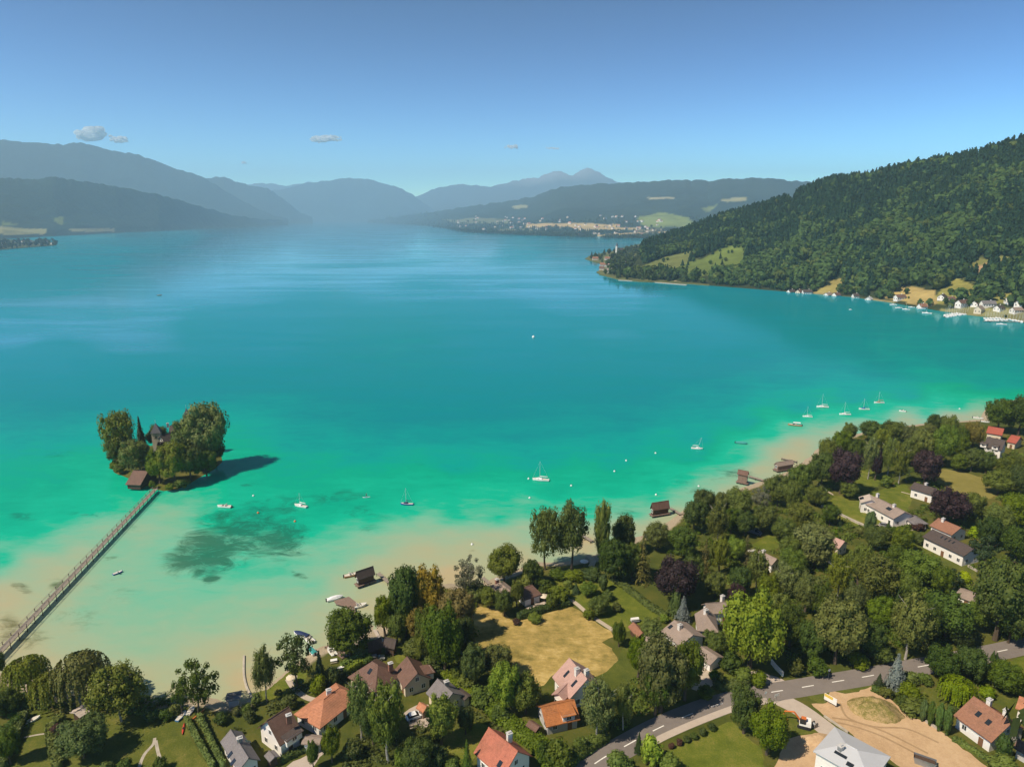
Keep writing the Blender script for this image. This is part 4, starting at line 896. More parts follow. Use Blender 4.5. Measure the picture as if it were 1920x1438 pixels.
# ------------------------------------------------------------------ far houses, church
def far_house(p, L, Wd, h, hr, ang, roof, wall, label, group, cat='house', name='house', win=True):
    m = MB(); x, y = L/2, Wd/2; ov = .5
    V = [(-x,-y,-2),(x,-y,-2),(x,y,-2),(-x,y,-2),(-x,-y,h),(x,-y,h),(x,y,h),(-x,y,h),(-x,0,hr-.3),(x,0,hr-.3)]
    m.add(V, [(0,1,5,4),(2,3,7,6),(3,0,4,8,7),(1,2,6,9,5)], 0)
    dr = (hr-h)/y*ov
    m.shell([(-x-ov,0,hr),(x+ov,0,hr),(-x-ov,-y-ov,h-dr),(x+ov,-y-ov,h-dr),(x+ov,y+ov,h-dr),(-x-ov,y+ov,h-dr)], [(2,3,1,0),(4,5,0,1)], .3, 1)
    if win:
        for k in range(max(2, int(L/3))):
            xx = -x+L*(k+.5)/max(2, int(L/3))
            for sgn in (-1, 1): m.box(xx-.6, sgn*y-.04, 1.2, xx+.6, sgn*y+.05, 2.7, 2)
        for sgn in (-1, 1):
            for yy in (-y/2, y/2): m.box(sgn*x-.05, yy-.55, 1.2, sgn*x+.05, yy+.55, 2.7, 2)
    m.box(L*.18, .3, h, L*.18+.9, 1.2, hr+.9, 0)
    ob = m.build(name, [M[wall], M[roof], M['glass']]); ob.location = p; ob.rotation_euler = (0,0,ang)
    return tag(ob, label, cat, group)
G_ = 'houses along the opposite shore'
for i, (px, py, L, roof, wall, lb) in enumerate([
 (1484,547,14,'r_dark','plaster','leftmost white lakeside house under the wooded hill'),(1497,548,11,'r_brown','cream','small brown lakeside house right of the leftmost white house'),(1513,551,17,'r_dark','plaster','wide dark roofed lakeside house left of the dry field'),
 (1551,556,16,'r_tan','plaster','white lakeside house at the foot of the dry field'),(1570,554,13,'r_brown','plaster','white gabled house just right of the dry field'),(1604,560,10,'r_dark','plaster','little dark hut on the wooded shore'),(1627,558,12,'r_light','plaster','pale flat roofed house among shoreline trees'),
 (1686,557,18,'r_brown','plaster','large white gabled house below the golden meadow'),(1731,574,12,'r_russet','plaster','small red roofed house behind the moored boats'),(1766,557,16,'r_dark','plaster','white house with a dark roof under the upper meadow'),(1784,562,10,'r_brown','cream','small cream house beside the white house with dark roof'),
 (1802,568,20,'r_brown','plaster','large white inn behind the marina'),(1829,567,15,'r_brown','plaster','brown roofed white house right of the large inn'),(1852,570,20,'r_grey','plaster','long white house with a grey roof behind the marina'),(1838,581,13,'r_tan','cream','cream clubhouse on the marina quay'),(1871,575,12,'r_dark','plaster','dark roofed house right of the long grey roofed house'),
 (1892,564,14,'r_brown','plaster','brown gabled house near the right end of the opposite shore'),(1909,568,16,'r_russet','plaster','red brown house at the right end of the opposite shore'),(1908,582,15,'r_tan','plaster','low white harbour building at the right edge')]):
    p = hill_at(px, py+5); far_house(tuple(p), L*.8, 8, 3.4+(i % 3)*.8, 6.6+(i % 3)*1.0, .35+.4*math.sin(i*2.3), roof, wall, lb, G_)
G2 = 'village houses on the church headland'
for i, (px, py, L, roof, wall, lb) in enumerate([
 (1116,488,13,'r_russet','cream','red house at the tip of the church headland'),(1139,488,12,'r_russet','plaster','white house with a red roof behind the headland tip'),(1131,500,13,'r_russet','plaster','reddish house by the sheltered mooring bay'),(1147,502,15,'r_pink','cream','pinkish house in the middle of the headland'),
 (1141,511,11,'r_tan','plaster','low pale house on the near shore of the headland'),(1165,493,14,'r_grey','plaster','grey roofed house below the church'),(1190,488,13,'r_brown','plaster','brown house right of the church'),(1178,497,11,'r_tan','plaster','small tan house among the headland trees'),(1128,507,9,'r_brown','cream','tiny brown hut at the headland mooring')]):
    p = atz(px, py, 1.2); far_house(tuple(p), L*1.2, 10, 5, 9.5, .5*math.sin(i*3.1), roof, wall, lb, G2)
p = atz(1162, 474, 1.2); ch = empty('church', tuple(p), .4, 'white church with a dark spire on the wooded headland', 'church')
m = MB(); m.box(-9,-6,-1,12,6,10); m.add([(-9,-6,10),(-9,6,10),(-9,0,15.7),(12,-6,10),(12,6,10),(12,0,15.7)], [(0,2,1),(3,4,5)]); m.build('nave', M['plaster'], ch)
m = MB(); m.shell([(-9.6,0,16),(12.6,0,16),(-9.6,-7,9.6),(12.6,-7,9.6),(12.6,7,9.6),(-9.6,7,9.6)], [(2,3,1,0),(4,5,0,1)], .3); m.build('roof', M['r_dark'], ch)
m = MB(); m.box(-14.5,-3,-1,-9.003,3,22); tw = m.build('tower', M['plaster'], ch)
m = MB(); m.add([(-15,-3.4,22),(-8.6,-3.4,22),(-8.6,3.4,22),(-15,3.4,22),(-11.8,0,34)], [(0,1,4),(1,2,4),(2,3,4),(3,0,4),(3,2,1,0)]); m.build('spire', M['slate'], tw)
LANDMARK.append((1162, 474, 'the headland church'))
rs = np.random.RandomState(8)
roofs = ['r_brown','r_russet','r_tan','r_dark','r_pink','r_orange']
for i in range(105):
    while True:
        a = 850+rs.rand()*400; b = 405+rs.rand()*50
        ci = int(np.argmin((c7-a)**2)); cl = P7[:46, ci]; u, v = proj(cl)
        k = int(np.argmin(np.abs(v-b)))
        if k < 2: continue
        p = cl[k]
        if np.hypot(p[0], p[1]) < 9000: break
    s_ = 1.0+.5*rs.rand()
    far_house((p[0], p[1], p[2]), 17*s_, 12*s_, 6*s_, 11*s_, rs.rand()*3, roofs[rs.randint(6)], ['plaster','plaster','cream'][rs.randint(3)], 'tiny pale house in the hazy lakeside town across the water', 'houses of the hazy town across the lake', win=False)
for i in range(14):
    p = atz(-40+i*10.5+rs.rand()*6, 454+rs.rand()*8-max(0,i-8)*.3, 1.2)
    far_house(tuple(p), 15, 10, 5, 9, rs.rand()*3, ['r_russet','r_orange','r_brown'][i % 3], 'plaster', 'tiny red roofed house on the low left headland', 'houses on the left headland', win=False)
# ------------------------------------------------------------------ trees: a few leaf-by-leaf crowns, copied
def leafcards(P, Nn, sz, rs, jit=.5, asp=.75):
    n = len(P); Nn = Nn/np.linalg.norm(Nn, axis=1, keepdims=True) + rs.randn(n,3)*jit; Nn /= np.linalg.norm(Nn, axis=1, keepdims=True)
    a = np.cross(Nn, rs.randn(n,3)); a /= np.linalg.norm(a, axis=1, keepdims=True); b = np.cross(Nn, a)
    s = (sz*(.65+.7*rs.rand(n)))[:,None]
    q = [P+a*s, P+b*s*asp+Nn*s*.15, P-a*s*(.8+.3*rs.rand(n)[:,None]), P-b*s*asp+Nn*s*.1]
    V = np.stack(q, 1).reshape(-1,3); F = np.arange(4*n).reshape(n,4); return V, F
def lobes_crown(seed, n, cz, rxy, rz, lr, per, sz, core=.72, shell=.72, droop=0, low=-.55, flat=1.0, core_on=True):
    rs = np.random.RandomState(seed); Ps = []; Ns = []; CV = []; CF = []; o = 0
    d = rs.randn(n*4,3); d /= np.linalg.norm(d, axis=1, keepdims=True); d = d[d[:,2] > low][:n]
    # push the lobes apart
    for _ in range(12):
        df = d[:,None]-d[None]; ds = np.linalg.norm(df, axis=2)+1e-6; f = (df/ds[...,None]**3).sum(1); d += f*.01; d /= np.linalg.norm(d, axis=1, keepdims=True); d[:,2] = np.maximum(d[:,2], low)
    r = shell*(.66+.56*rs.rand(len(d)))
    C = np.stack([d[:,0]*rxy*r, d[:,1]*rxy*r, cz+d[:,2]*rz*r], 1); LR = lr*(.55+.95*rs.rand(len(d))**1.4)
    C = np.concatenate([C, [[0,0,cz]]]); LR = np.concatenate([LR, [min(rxy,rz)*.55]])
    for c, q in zip(C, LR):
        m = int(per*(q/lr)**2); u = rs.randn(m,3); u /= np.linalg.norm(u, axis=1, keepdims=True)
        rad = q*(.72+.36*rs.rand(m)); p = c + u*rad[:,None]*np.array((1,1,flat))
        if droop: p[:,2] -= droop*rs.rand(m)**2*(.4+.6*np.linalg.norm(p[:,:2],axis=1)/rxy)
        out = p-np.array((0,0,cz)); out /= np.linalg.norm(out,axis=1,keepdims=True)+1e-6
        Ps.append(p); Ns.append(u*.75+out*.45+np.array((0,0,.25)))
        if core_on: CV.append(IV1*q*core*(.85+.3*rs.rand(len(IV1),1))+c); CF.append(IF1+o); o += len(IV1)
    V, F = leafcards(np.concatenate(Ps), np.concatenate(Ns), sz, rs)
    return (V, F, CV, CF)
def pack(name, cr):
    V, F, CV, CF = cr
    T = np.stack([F[:,0],F[:,1],F[:,2]],1); T2 = np.stack([F[:,0],F[:,2],F[:,3]],1)
    fs = [T, T2]; vs = [V]; n = len(V)
    if CV: fs.append(np.concatenate(CF)+n); vs.append(np.concatenate(CV))
    return mesh_np(name, np.concatenate(vs), np.concatenate(fs), M['mid'])
import bmesh
def ico_(sub):
    b = bmesh.new(); bmesh.ops.create_icosphere(b, subdivisions=sub, radius=1); v = np.array([x.co[:] for x in b.verts]); f = np.array([[q.index for q in t.verts] for t in b.faces]); b.free(); return v, f
IV1, IF1 = ico_(1)
def conifer_crown(seed, tiers, rb, sz, z0=.08, droop=.35, gap=.0, pw=.9, per=26, coreon=True):
    rs = np.random.RandomState(seed); P = []; Nn = []; CV = []; CF = []; o = 0
    for t in range(tiers):
        z = z0+(1-z0)*(t+rs.rand()*.5)/tiers; R_ = rb*(1-z+.02)**pw*(.85+.3*rs.rand())
        nb = max(4, int(9*(1-z)+4)); a0 = rs.rand()*6.28
        for b in range(nb):
            if rs.rand() < gap: continue
            a = a0+6.283*b/nb+rs.randn()*.12; L = R_*(.75+.45*rs.rand()); m = max(4, int(per*L/rb)); q = rs.rand(m)**.7
            x = L*q; zz = z-droop*x*q*.9+.02*rs.randn(m); sd = rs.randn(m)*.10*L
            P.append(np.stack([x*math.cos(a)-sd*math.sin(a), x*math.sin(a)+sd*math.cos(a), zz],1)); Nn.append(np.tile((math.cos(a)*.5, math.sin(a)*.5, .85),(m,1)))
    V, F = leafcards(np.concatenate(P), np.concatenate(Nn), sz, rs, .35, .6)
    if coreon:
        ring = []; 
        for zz, rr in ((z0,.35*rb),(z0+.12,.62*rb),(.55,.62*rb*(.45**pw)),(.97,.01)):
            CV.append(np.array([(rr*math.cos(t), rr*math.sin(t), zz) for t in np.arange(8)*.7854]))
        f = []
        for k in range(3):
            for i in range(8): a, b = k*8+i, k*8+(i+1)%8; f += [(a,b,b+8),(a,b+8,a+8)]
        CF = [np.array(f)]; CV = [np.concatenate(CV)]
    return V, F, CV, CF
def willow_crown(seed):
    rs = np.random.RandomState(seed); V, F, CV, CF = lobes_crown(seed, 18, .62, .38, .25, .14, 150, .022, .7)
    P = []; Nn = []
    for k in range(190):
        a = rs.rand()*6.28; r = .26+.24*rs.rand(); zt = .60+.28*math.sqrt(max(0,1-(r/.52)**2)); L = (.18+.42*rs.rand())*(.4+r/.5*.6); m = int(10+24*L)
        q = np.linspace(0,1,m); x = r+.06*np.sqrt(q); P.append(np.stack([x*math.cos(a)+rs.randn(m)*.006, x*math.sin(a)+rs.randn(m)*.006, np.maximum(.03,zt-L*q)],1)); Nn.append(np.tile((math.cos(a),math.sin(a),.25),(m,1)))
    v, f = leafcards(np.concatenate(P), np.concatenate(Nn), .026, rs, .4, .7)
    return np.concatenate([V, v]), np.concatenate([F, f+len(V)]), CV, CF
CROWN = {
 'broad': [pack('broad_crown', lobes_crown(s, 40, .57, .46, .41, .135, 180, .020, shell=.74+.02*s)) for s in (1,2,3)],
 'airy': [pack('airy_crown', lobes_crown(s, 48, .58, .45, .40, .11, 100, .018, .5, .80, core_on=True)) for s in (11,12)],
 'loose': [pack('loose_crown', lobes_crown(s, 28, .60, .44, .38, .10, 95, .019, .45, .85, low=-.8, flat=.7)) for s in (15,16)],
 'birch': [pack('birch_crown', lobes_crown(s, 40, .58, .43, .40, .115, 150, .0175, .6, .76, droop=.12)) for s in (21,22)],
 'column': [pack('column_crown', lobes_crown(s, 34, .54, .42, .45, .15, 120, .020, .7, .74, low=-.9)) for s in (31,)],
 'spruce': [pack('spruce_crown', conifer_crown(s, 20, .5, .036, per=30)) for s in (41,42)],
 'larch': [pack('larch_crown', conifer_crown(s, 15, .5, .034, .14, .5, .18, .8, 24, False)) for s in (45,)],
 'pine': [pack('pine_crown', lobes_crown(s, 20, .66, .44, .30, .11, 80, .024, .55, .82, low=-.7, flat=.55)) for s in (51,)],
 'thuja': [pack('thuja_crown', lobes_crown(s, 40, .50, .42, .48, .16, 70, .028, .85, .66, low=-1)) for s in (61,)],
 'shrub': [pack('shrub_crown', lobes_crown(s, 18, .42, .44, .50, .20, 70, .045, .8, .66, low=-.5)) for s in (71,72)],
 'willow': [pack('willow_crown', willow_crown(s)) for s in (81,82)],
}
def trunk_mesh(seed, top, r, limbs, fork=.35):
    rs = np.random.RandomState(seed); m = MB(); p = np.array((0,0,-.02)); z = 0
    hs_ = [0, .12, .3, .5, top]; pts = [np.array((rs.randn()*.006*k, rs.randn()*.006*k, h)) for k, h in enumerate(hs_)]
    rr = [r*1.3, r, r*.8, r*.55, r*.15]
    for k in range(4): m.tube(pts[k], pts[k+1], rr[k], rr[k+1], 7)
    for k in range(limbs):
        a = 6.283*k/max(1,limbs)+rs.rand(); h = fork+(top-fork)*rs.rand()*.7; b = np.array((0,0,h)); e = b+np.array((math.cos(a)*(.22+.1*rs.rand()), math.sin(a)*(.22+.1*rs.rand()), .14+.14*rs.rand()))
        mid = (b+e)/2+np.array((0,0,.02)); m.tube(b, mid, r*.42, r*.28, 5); m.tube(mid, e, r*.28, r*.06, 5)
    return m.mesh('trunk', [M['bark']])
TR = {'wide': trunk_mesh(1,.78,.030,9), 'thin': trunk_mesh(2,.85,.018,8,.4), 'stem': trunk_mesh(3,.93,.020,0), 'low': trunk_mesh(4,.6,.05,6,.1)}
KIND = {  # crown, trunk, trunk material, foliage, words, shapes the outline (centre, half height) for sizing
 'dark': ('broad','wide','bark','dark','dark green broadleaf tree','broadleaf_tree'), 'mid': ('broad','wide','bark','mid','mid green broadleaf tree','broadleaf_tree'),
 'olive': ('broad','wide','bark','olive','olive green broadleaf tree','broadleaf_tree'), 'lime': ('broad','wide','bark','lime','bright lime green tree','broadleaf_tree'),
 'bright': ('broad','wide','bark','bright','fresh green broadleaf tree','broadleaf_tree'), 'gold': ('broad','wide','bark','gold','golden green chestnut tree','chestnut_tree'),
 'copper': ('broad','wide','bark','copper','dark purple copper beech','copper_beech'), 'poplar': ('airy','thin','bark','mid','tall airy poplar','poplar_tree'), 'gpop': ('airy','wide','bark','olive','airy olive tree','broadleaf_tree'),
 'colpop': ('column','stem','bark','olive','slim columnar poplar','poplar_tree'), 'birch': ('birch','thin','birchbark','olive','drooping olive birch','birch_tree'), 'dbirch': ('birch','thin','birchbark','mid','green drooping birch','birch_tree'),
 'silver': ('loose','thin','birchbark','silver','thin silvery tree','silver_tree'), 'loose': ('loose','thin','bark','dark','sparse dark tree','sparse_tree'), 'willow': ('willow','wide','bark','willow','yellow green weeping willow','willow_tree'),
 'gwillow': ('willow','wide','bark','bright','green weeping willow','willow_tree'), 'spruce': ('spruce','stem','bark','conifer','dark pointed spruce','spruce_tree'), 'blue': ('spruce','stem','bark','blue','blue grey spruce','blue_spruce'),
 'larch': ('larch','stem','bark','larch','yellowish loose larch','larch_tree'), 'gspruce': ('spruce','stem','bark','thuja','light green conifer','conifer_tree'), 'pine': ('pine','thin','bark','conifer','flat crowned pine','pine_tree'),
 'opine': ('pine','thin','bark','olive','olive flat crowned pine','pine_tree'), 'thuja': ('thuja','low','bark','thuja','clipped green column conifer','thuja'), 'ythuja': ('thuja','low','bark','gold','yellow green column conifer','thuja'),
 'shrub': ('shrub','low','bark','mid','round green shrub','shrub'), 'dshrub': ('shrub','low','bark','dark','dark green shrub','shrub'), 'bshrub': ('shrub','low','bark','bright','bright green shrub','shrub'),
 'yshrub': ('shrub','low','bark','lime','yellow green bush','shrub'), 'oshrub': ('shrub','low','bark','olive','olive shrub','shrub'), 'rshrub': ('shrub','low','bark','rust','reddish brown bush','shrub'),
}
SHAPE = {'broad':(.57,.43),'airy':(.58,.42),'loose':(.58,.42),'birch':(.56,.44),'column':(.53,.47),'spruce':(.5,.5),'larch':(.5,.5),'pine':(.62,.36),'thuja':(.5,.5),'shrub':(.45,.52),'willow':(.52,.44)}
TREES = []
def tree(kind, x, yt, yb, wpx, z=None):
    ck, tk, bm, fm, words, nm = KIND[kind]; z = ZG if z is None else z
    G = atz(x, yb, z); F = depth(G); mpp = F/FOC; W_ = wpx*mpp*1.04; d = math.atan2(CAM_H-z, math.hypot(G[0], G[1])); E = (yb-yt)*mpp*.965
    cz, hz = SHAPE[ck]; point = ck in ('spruce','larch'); lo, hi = .5, 60
    for _ in range(40):
        h = (lo+hi)/2; e = h*math.cos(d) if point else cz*h*math.cos(d)+math.sqrt((hz*h*math.cos(d))**2+(W_*.46*math.sin(d))**2)
        if e < E: lo = h
        else: hi = h
    h = max(h, W_*.45); TREES.append((kind, x, yt, yb, G, W_, h))
D1 = 1
ROWS = '''
willow 57 1226 1302 70;willow 160 1218 1320 88;willow 100 1256 1326 62;birch 228 1238 1352 112;dark 158 1342 1420 96;loose 374 1235 1342 80;loose 343 1270 1342 34;dark -2 1222 1266 30;dark 12 1290 1336 54;
shrub 59 1313 1328 18;rshrub 112 1354 1378 26;dshrub 236 1420 1446 28;dshrub 285 1322 1346 34;dshrub 312 1326 1348 28;oshrub 330 1318 1340 24;dshrub 30 1340 1362 30;dark 20 1365 1432 44;shrub 200 1425 1445 24;dshrub 300 1418 1442 26;
birch 500 1210 1315 44;loose 558 1186 1290 74;spruce 602 1220 1286 32;dshrub 626 1250 1284 30;shrub 598 1266 1302 34;shrub 545 1300 1326 30;dark 658 1140 1230 86;dshrub 690 1222 1240 26;
dbirch 678 1272 1388 54;dbirch 728 1280 1428 76;mid 623 1366 1428 36;mid 588 1390 1442 24;dark 700 1320 1400 48;shrub 660 1385 1420 36;bshrub 540 1385 1402 20;shrub 470 1330 1352 24;dshrub 462 1318 1336 24;shrub 480 1300 1322 20;dshrub 415 1335 1356 26;oshrub 445 1322 1340 18;
bright 828 1306 1398 60;dark 873 1326 1376 36;dark 780 1385 1450 60;dshrub 820 1400 1440 44;gspruce 876 1390 1448 28;shrub 850 1420 1448 30;shrub 755 1400 1436 34;
dark 760 1063 1192 60;gold 808 1064 1182 64;mid 722 1116 1192 44;gold 858 1102 1198 70;mid 835 1138 1264 70;gold 784 1138 1208 38;shrub 775 1194 1230 46;mid 806 1140 1236 50;dark 872 1160 1240 46;mid 745 1150 1208 40;shrub 815 1225 1262 40;mid 745 1095 1180 36;olive 798 1178 1246 42;
dark 888 1212 1288 46;olive 934 1208 1270 58;bright 945 1244 1338 62;mid 986 1266 1338 58;shrub 905 1284 1320 52;shrub 872 1262 1290 36;dshrub 940 1320 1350 40;shrub 855 1250 1278 24;
silver 880 1042 1122 58;olive 945 1022 1094 62;shrub 890 1086 1124 48;mid 918 1100 1140 34;dark 946 1106 1155 36;olive 969 1086 1138 28;dark 1000 1050 1098 44;dshrub 1022 1086 1112 30;oshrub 985 1074 1104 30;shrub 1002 1146 1164 30;rshrub 968 1158 1170 16;
poplar 1022 950 1068 62;poplar 1071 939 1068 66;colpop 1127 937 1058 34;dark 1169 963 1042 48;dark 1152 1010 1090 64;larch 1203 994 1092 42;shrub 1078 1066 1086 40;dshrub 1110 1062 1084 40;dshrub 1045 1064 1082 36;dark 1185 1015 1085 44;
yshrub 1066 1086 1102 18;spruce 1080 1092 1112 18;mid 1102 1089 1117 34;thuja 1131 1073 1107 20;shrub 1048 1098 1128 46;mid 1034 1112 1142 24;mid 1121 1116 1152 42;shrub 1156 1128 1146 18;shrub 1138 1104 1124 24;shrub 1105 1140 1160 24;mid 1160 1165 1212 26;
olive 1232 978 1030 54;dark 1280 985 1050 54;copper 1262 1043 1135 80;gspruce 1268 1076 1150 38;blue 1280 1116 1166 34;mid 1221 1160 1198 42;mid 1196 1195 1272 44;olive 1238 1200 1334 92;mid 1283 1206 1312 62;dark 1228 1250 1340 60;bshrub 1245 1150 1166 18;
lime 1405 1108 1254 110;copper 1378 1092 1150 40;shrub 1325 1180 1210 30;mid 1345 1185 1228 36;dshrub 1368 1222 1256 42;
birch 1120 1274 1388 74;birch 1168 1278 1368 42;yshrub 1219 1376 1434 40;spruce 1197 1374 1410 20;bshrub 1160 1406 1448 48;bshrub 1253 1410 1444 40;shrub 1048 1388 1442 52;shrub 1090 1380 1412 30;dshrub 1020 1390 1430 36;
dark 1394 1288 1374 56;mid 1437 1322 1414 70;shrub 1395 1248 1278 36;shrub 1422 1258 1284 32;dshrub 1322 1282 1306 34;mid 1338 1256 1276 20;
blue 1677 1224 1288 42;spruce 1647 1262 1290 24;shrub 1707 1256 1280 32;shrub 1703 1278 1308 38;shrub 1734 1260 1282 28;oshrub 1661 1286 1306 26;shrub 1707 1308 1336 44;dshrub 1690 1300 1322 24;dark 1763 1208 1278 62;dark 1811 1209 1278 60;gwillow 1790 1264 1320 58;mid 1882 1238 1294 70;spruce 1861 1218 1238 14;spruce 1868 1222 1236 12;
thuja 1729 1308 1352 15;thuja 1743 1310 1360 15;thuja 1758 1314 1370 16;thuja 1773 1320 1378 17;thuja 1877 1372 1428 32;bshrub 1882 1414 1448 56;yshrub 1905 1280 1300 22;bshrub 1850 1285 1306 30;shrub 1790 1318 1336 24;
birch 1418 1028 1108 46;birch 1470 1050 1124 52;olive 1508 1070 1152 50;birch 1568 1032 1128 48;birch 1642 1034 1132 90;olive 1565 1122 1244 92;bright 1650 1115 1178 50;spruce 1677 1104 1164 24;birch 1697 1108 1236 76;dark 1770 1108 1198 92;dark 1865 1044 1200 104;pine 1840 1002 1084 56;mid 1718 1028 1100 80;mid 1607 1018 1102 44;mid 1487 1026 1078 50;pine 1785 1066 1104 38;yshrub 1806 1070 1090 28;
dark 1480 1130 1212 60;olive 1455 1110 1190 50;dark 1520 1165 1240 56;mid 1535 1085 1160 46;dark 1605 1150 1215 50;dark 1730 1130 1215 60;mid 1690 1070 1140 50;olive 1600 1090 1160 46;mid 1760 1060 1120 44;mid 1825 1120 1180 50;dark 1800 1160 1212 50;dark 1890 1130 1205 60;oshrub 1490 1232 1262 34;dshrub 1530 1228 1264 40;shrub 1610 1222 1250 40;dshrub 1650 1205 1240 40;dark 1632 1165 1232 52;mid 1680 1020 1080 40;
thuja 1629 953 998 24;copper 1775 912 984 70;copper 1732 840 911 54;copper 1575 838 925 60;copper 1640 843 900 24;mid 1820 920 970 46;yshrub 1826 986 1006 24;rshrub 1721 978 994 24;mid 1592 902 934 38;spruce 1573 966 986 12;shrub 1660 890 912 24;oshrub 1612 985 1005 22;bshrub 1560 990 1012 26;spruce 1665 975 992 12;shrub 1655 985 1010 30;mid 1640 985 1030 40;mid 1690 985 1035 44;shrub 1725 1000 1020 26;
mid 1465 968 1018 44;dark 1318 914 965 46;olive 1350 920 968 34;olive 1385 912 971 50;mid 1458 886 948 52;dark 1300 936 998 48;birch 1343 935 1023 46;larch 1320 1008 1083 34;olive 1348 1008 1080 34;bright 1374 1004 1054 40;larch 1398 1000 1058 28;mid 1484 898 968 34;olive 1530 908 948 40;bshrub 1460 976 1000 24;olive 1525 978 1064 74;silver 1425 910 958 40;mid 1500 866 928 46;dark 1540 846 918 54;mid 1430 945 1000 46;dark 1395 955 1005 44;olive 1500 940 1000 46;mid 1480 1000 1060 44;dark 1370 950 1000 40;mid 1555 945 985 34;dark 1295 1040 1110 46;olive 1340 1070 1120 40;dark 1385 1060 1120 44;mid 1440 1075 1130 40;
mid 1577 804 854 38;dark 1632 786 829 46;olive 1670 786 829 44;olive 1705 795 839 34;dark 1750 774 816 32;mid 1777 776 840 36;gold 1822 788 842 38;dark 1870 743 812 54;dark 1908 740 816 56;mid 1604 820 872 30;birch 1627 812 898 32;birch 1663 814 893 32;birch 1684 820 908 34;olive 1725 803 872 42;mid 1763 793 877 46;mid 1795 813 858 36;mid 1820 838 884 38;mid 1847 843 888 34;mid 1888 848 898 48;bright 1796 848 884 30;mid 1870 878 928 54;dark 1910 868 934 50;mid 1905 922 994 60;olive 1870 942 1004 48;dark 1902 982 1054 56;dark 1850 965 1030 44;olive 1552 820 870 36;mid 1590 790 830 28;olive 1650 800 850 36;mid 1700 820 875 30;olive 1738 790 830 28;dark 1800 800 846 30;
'''
for r in ROWS.replace('\n', '').split(';'):
    if not r.strip(): continue
    k, x, a, b, w_ = r.split(); x, a, b, w_ = map(float, (x, a, b, w_))
    tree(k, x, a, b, w_)
ISL = '''gpop 228 764 870 64;dark 228 814 875 48;spruce 268 777 850 26;dark 296 795 842 40;olive 255 820 886 60;willow 263 850 886 42;olive 388 752 880 84;mid 360 780 882 74;olive 330 826 909 58;mid 300 840 906 46;dark 405 824 870 34;dark 358 836 902 50;shrub 215 862 880 18;oshrub 224 868 886 20;dark 388 840 892 44;shrub 286 900 914 12;shrub 318 905 918 18;dshrub 340 895 914 30;copper 306 826 858 20;mid 370 815 880 46'''
for r in ISL.split(';'):
    k, x, a, b, w_ = r.split(); tree(k, float(x), float(a), float(b), float(w_))
# words that tell one tree from the next: look, then rank from the nearest landmark on one side of it
LANDMARK += [(1020,1215,'the hay field'),(1105,1110,'the orchard lawn'),(1820,910,'the pale meadow'),(1640,1330,'the bare plot'),(1310,1335,'the road bend'),(1700,1254,'the right road stretch'),(150,1385,'the lower left lawn'),(458,1265,'the pale jetty strip'),(1340,1410,'the shrub row lawn'),(1505,1357,'the excavator'),(1414,997,'the slate van'),(1570,1270,'the dashed road')]
ISLAND_LM = [(320,815,'the island villa'),(262,896,'the island boathouse'),(292,916,'the footbridge end')]
from collections import defaultdict
grp = defaultdict(list)
for i, (k, x, yt, yb, G, W_, h) in enumerate(TREES):
    lms = ISLAND_LM if (x < 430 and yb < 930) else [q for q in LANDMARK if not ('island' in q[2] or 'church' in q[2])]
    q = min(lms, key=lambda l: math.hypot(l[0]-x, (l[1]-yb)*1.3)); dx, dy = x-q[0], yb-q[1]
    rel = ('to the left of' if dx < 0 else 'to the right of') if abs(dx) > abs(dy)*1.1 else ('behind' if dy < 0 else 'in front of')
    grp[(k, rel, q[2])].append((math.hypot(dx, dy), i))
ORD = ['nearest','second nearest','third nearest','fourth nearest','fifth nearest','sixth nearest','seventh nearest','eighth nearest']
LAB = {}
for (k, rel, lm), L in grp.items():
    L.sort()
    for n_, (d_, i) in enumerate(L):
        w_ = KIND[k][4]; hgt = TREES[i][6]
        if KIND[k][5] in ('broadleaf_tree','birch_tree','copper_beech','chestnut_tree'): w_ = ('tall ' if hgt > 17 else 'small ' if hgt < 9 else '')+w_
        LAB[i] = f'{w_} {rel} {lm}' if len(L) == 1 else f'{w_}, {ORD[n_]} {rel} {lm}'
seen = {}
for i in range(len(TREES)):
    kind, x, yt, yb, G, W_, h = TREES[i]; ck, tk, bm, fm, words, nm = KIND[kind]
    rz = rnd.random()*6.28
    root = empty(nm, tuple(G), rz, LAB[i], 'shrub' if nm == 'shrub' else 'tree', {'shrub':'garden shrubs'}.get(nm, 'trees of the lake shore and gardens'))
    root.scale = (W_, W_, h)
    mesh = CROWN[ck][i % len(CROWN[ck])]
    link('crown', mesh, M[fm], root)
    t = link('trunk', TR[tk], M[bm], root)
    f = h/max(W_, .1); t.scale = (min(1.6, max(.4, f*.8)),)*2 + (1,)
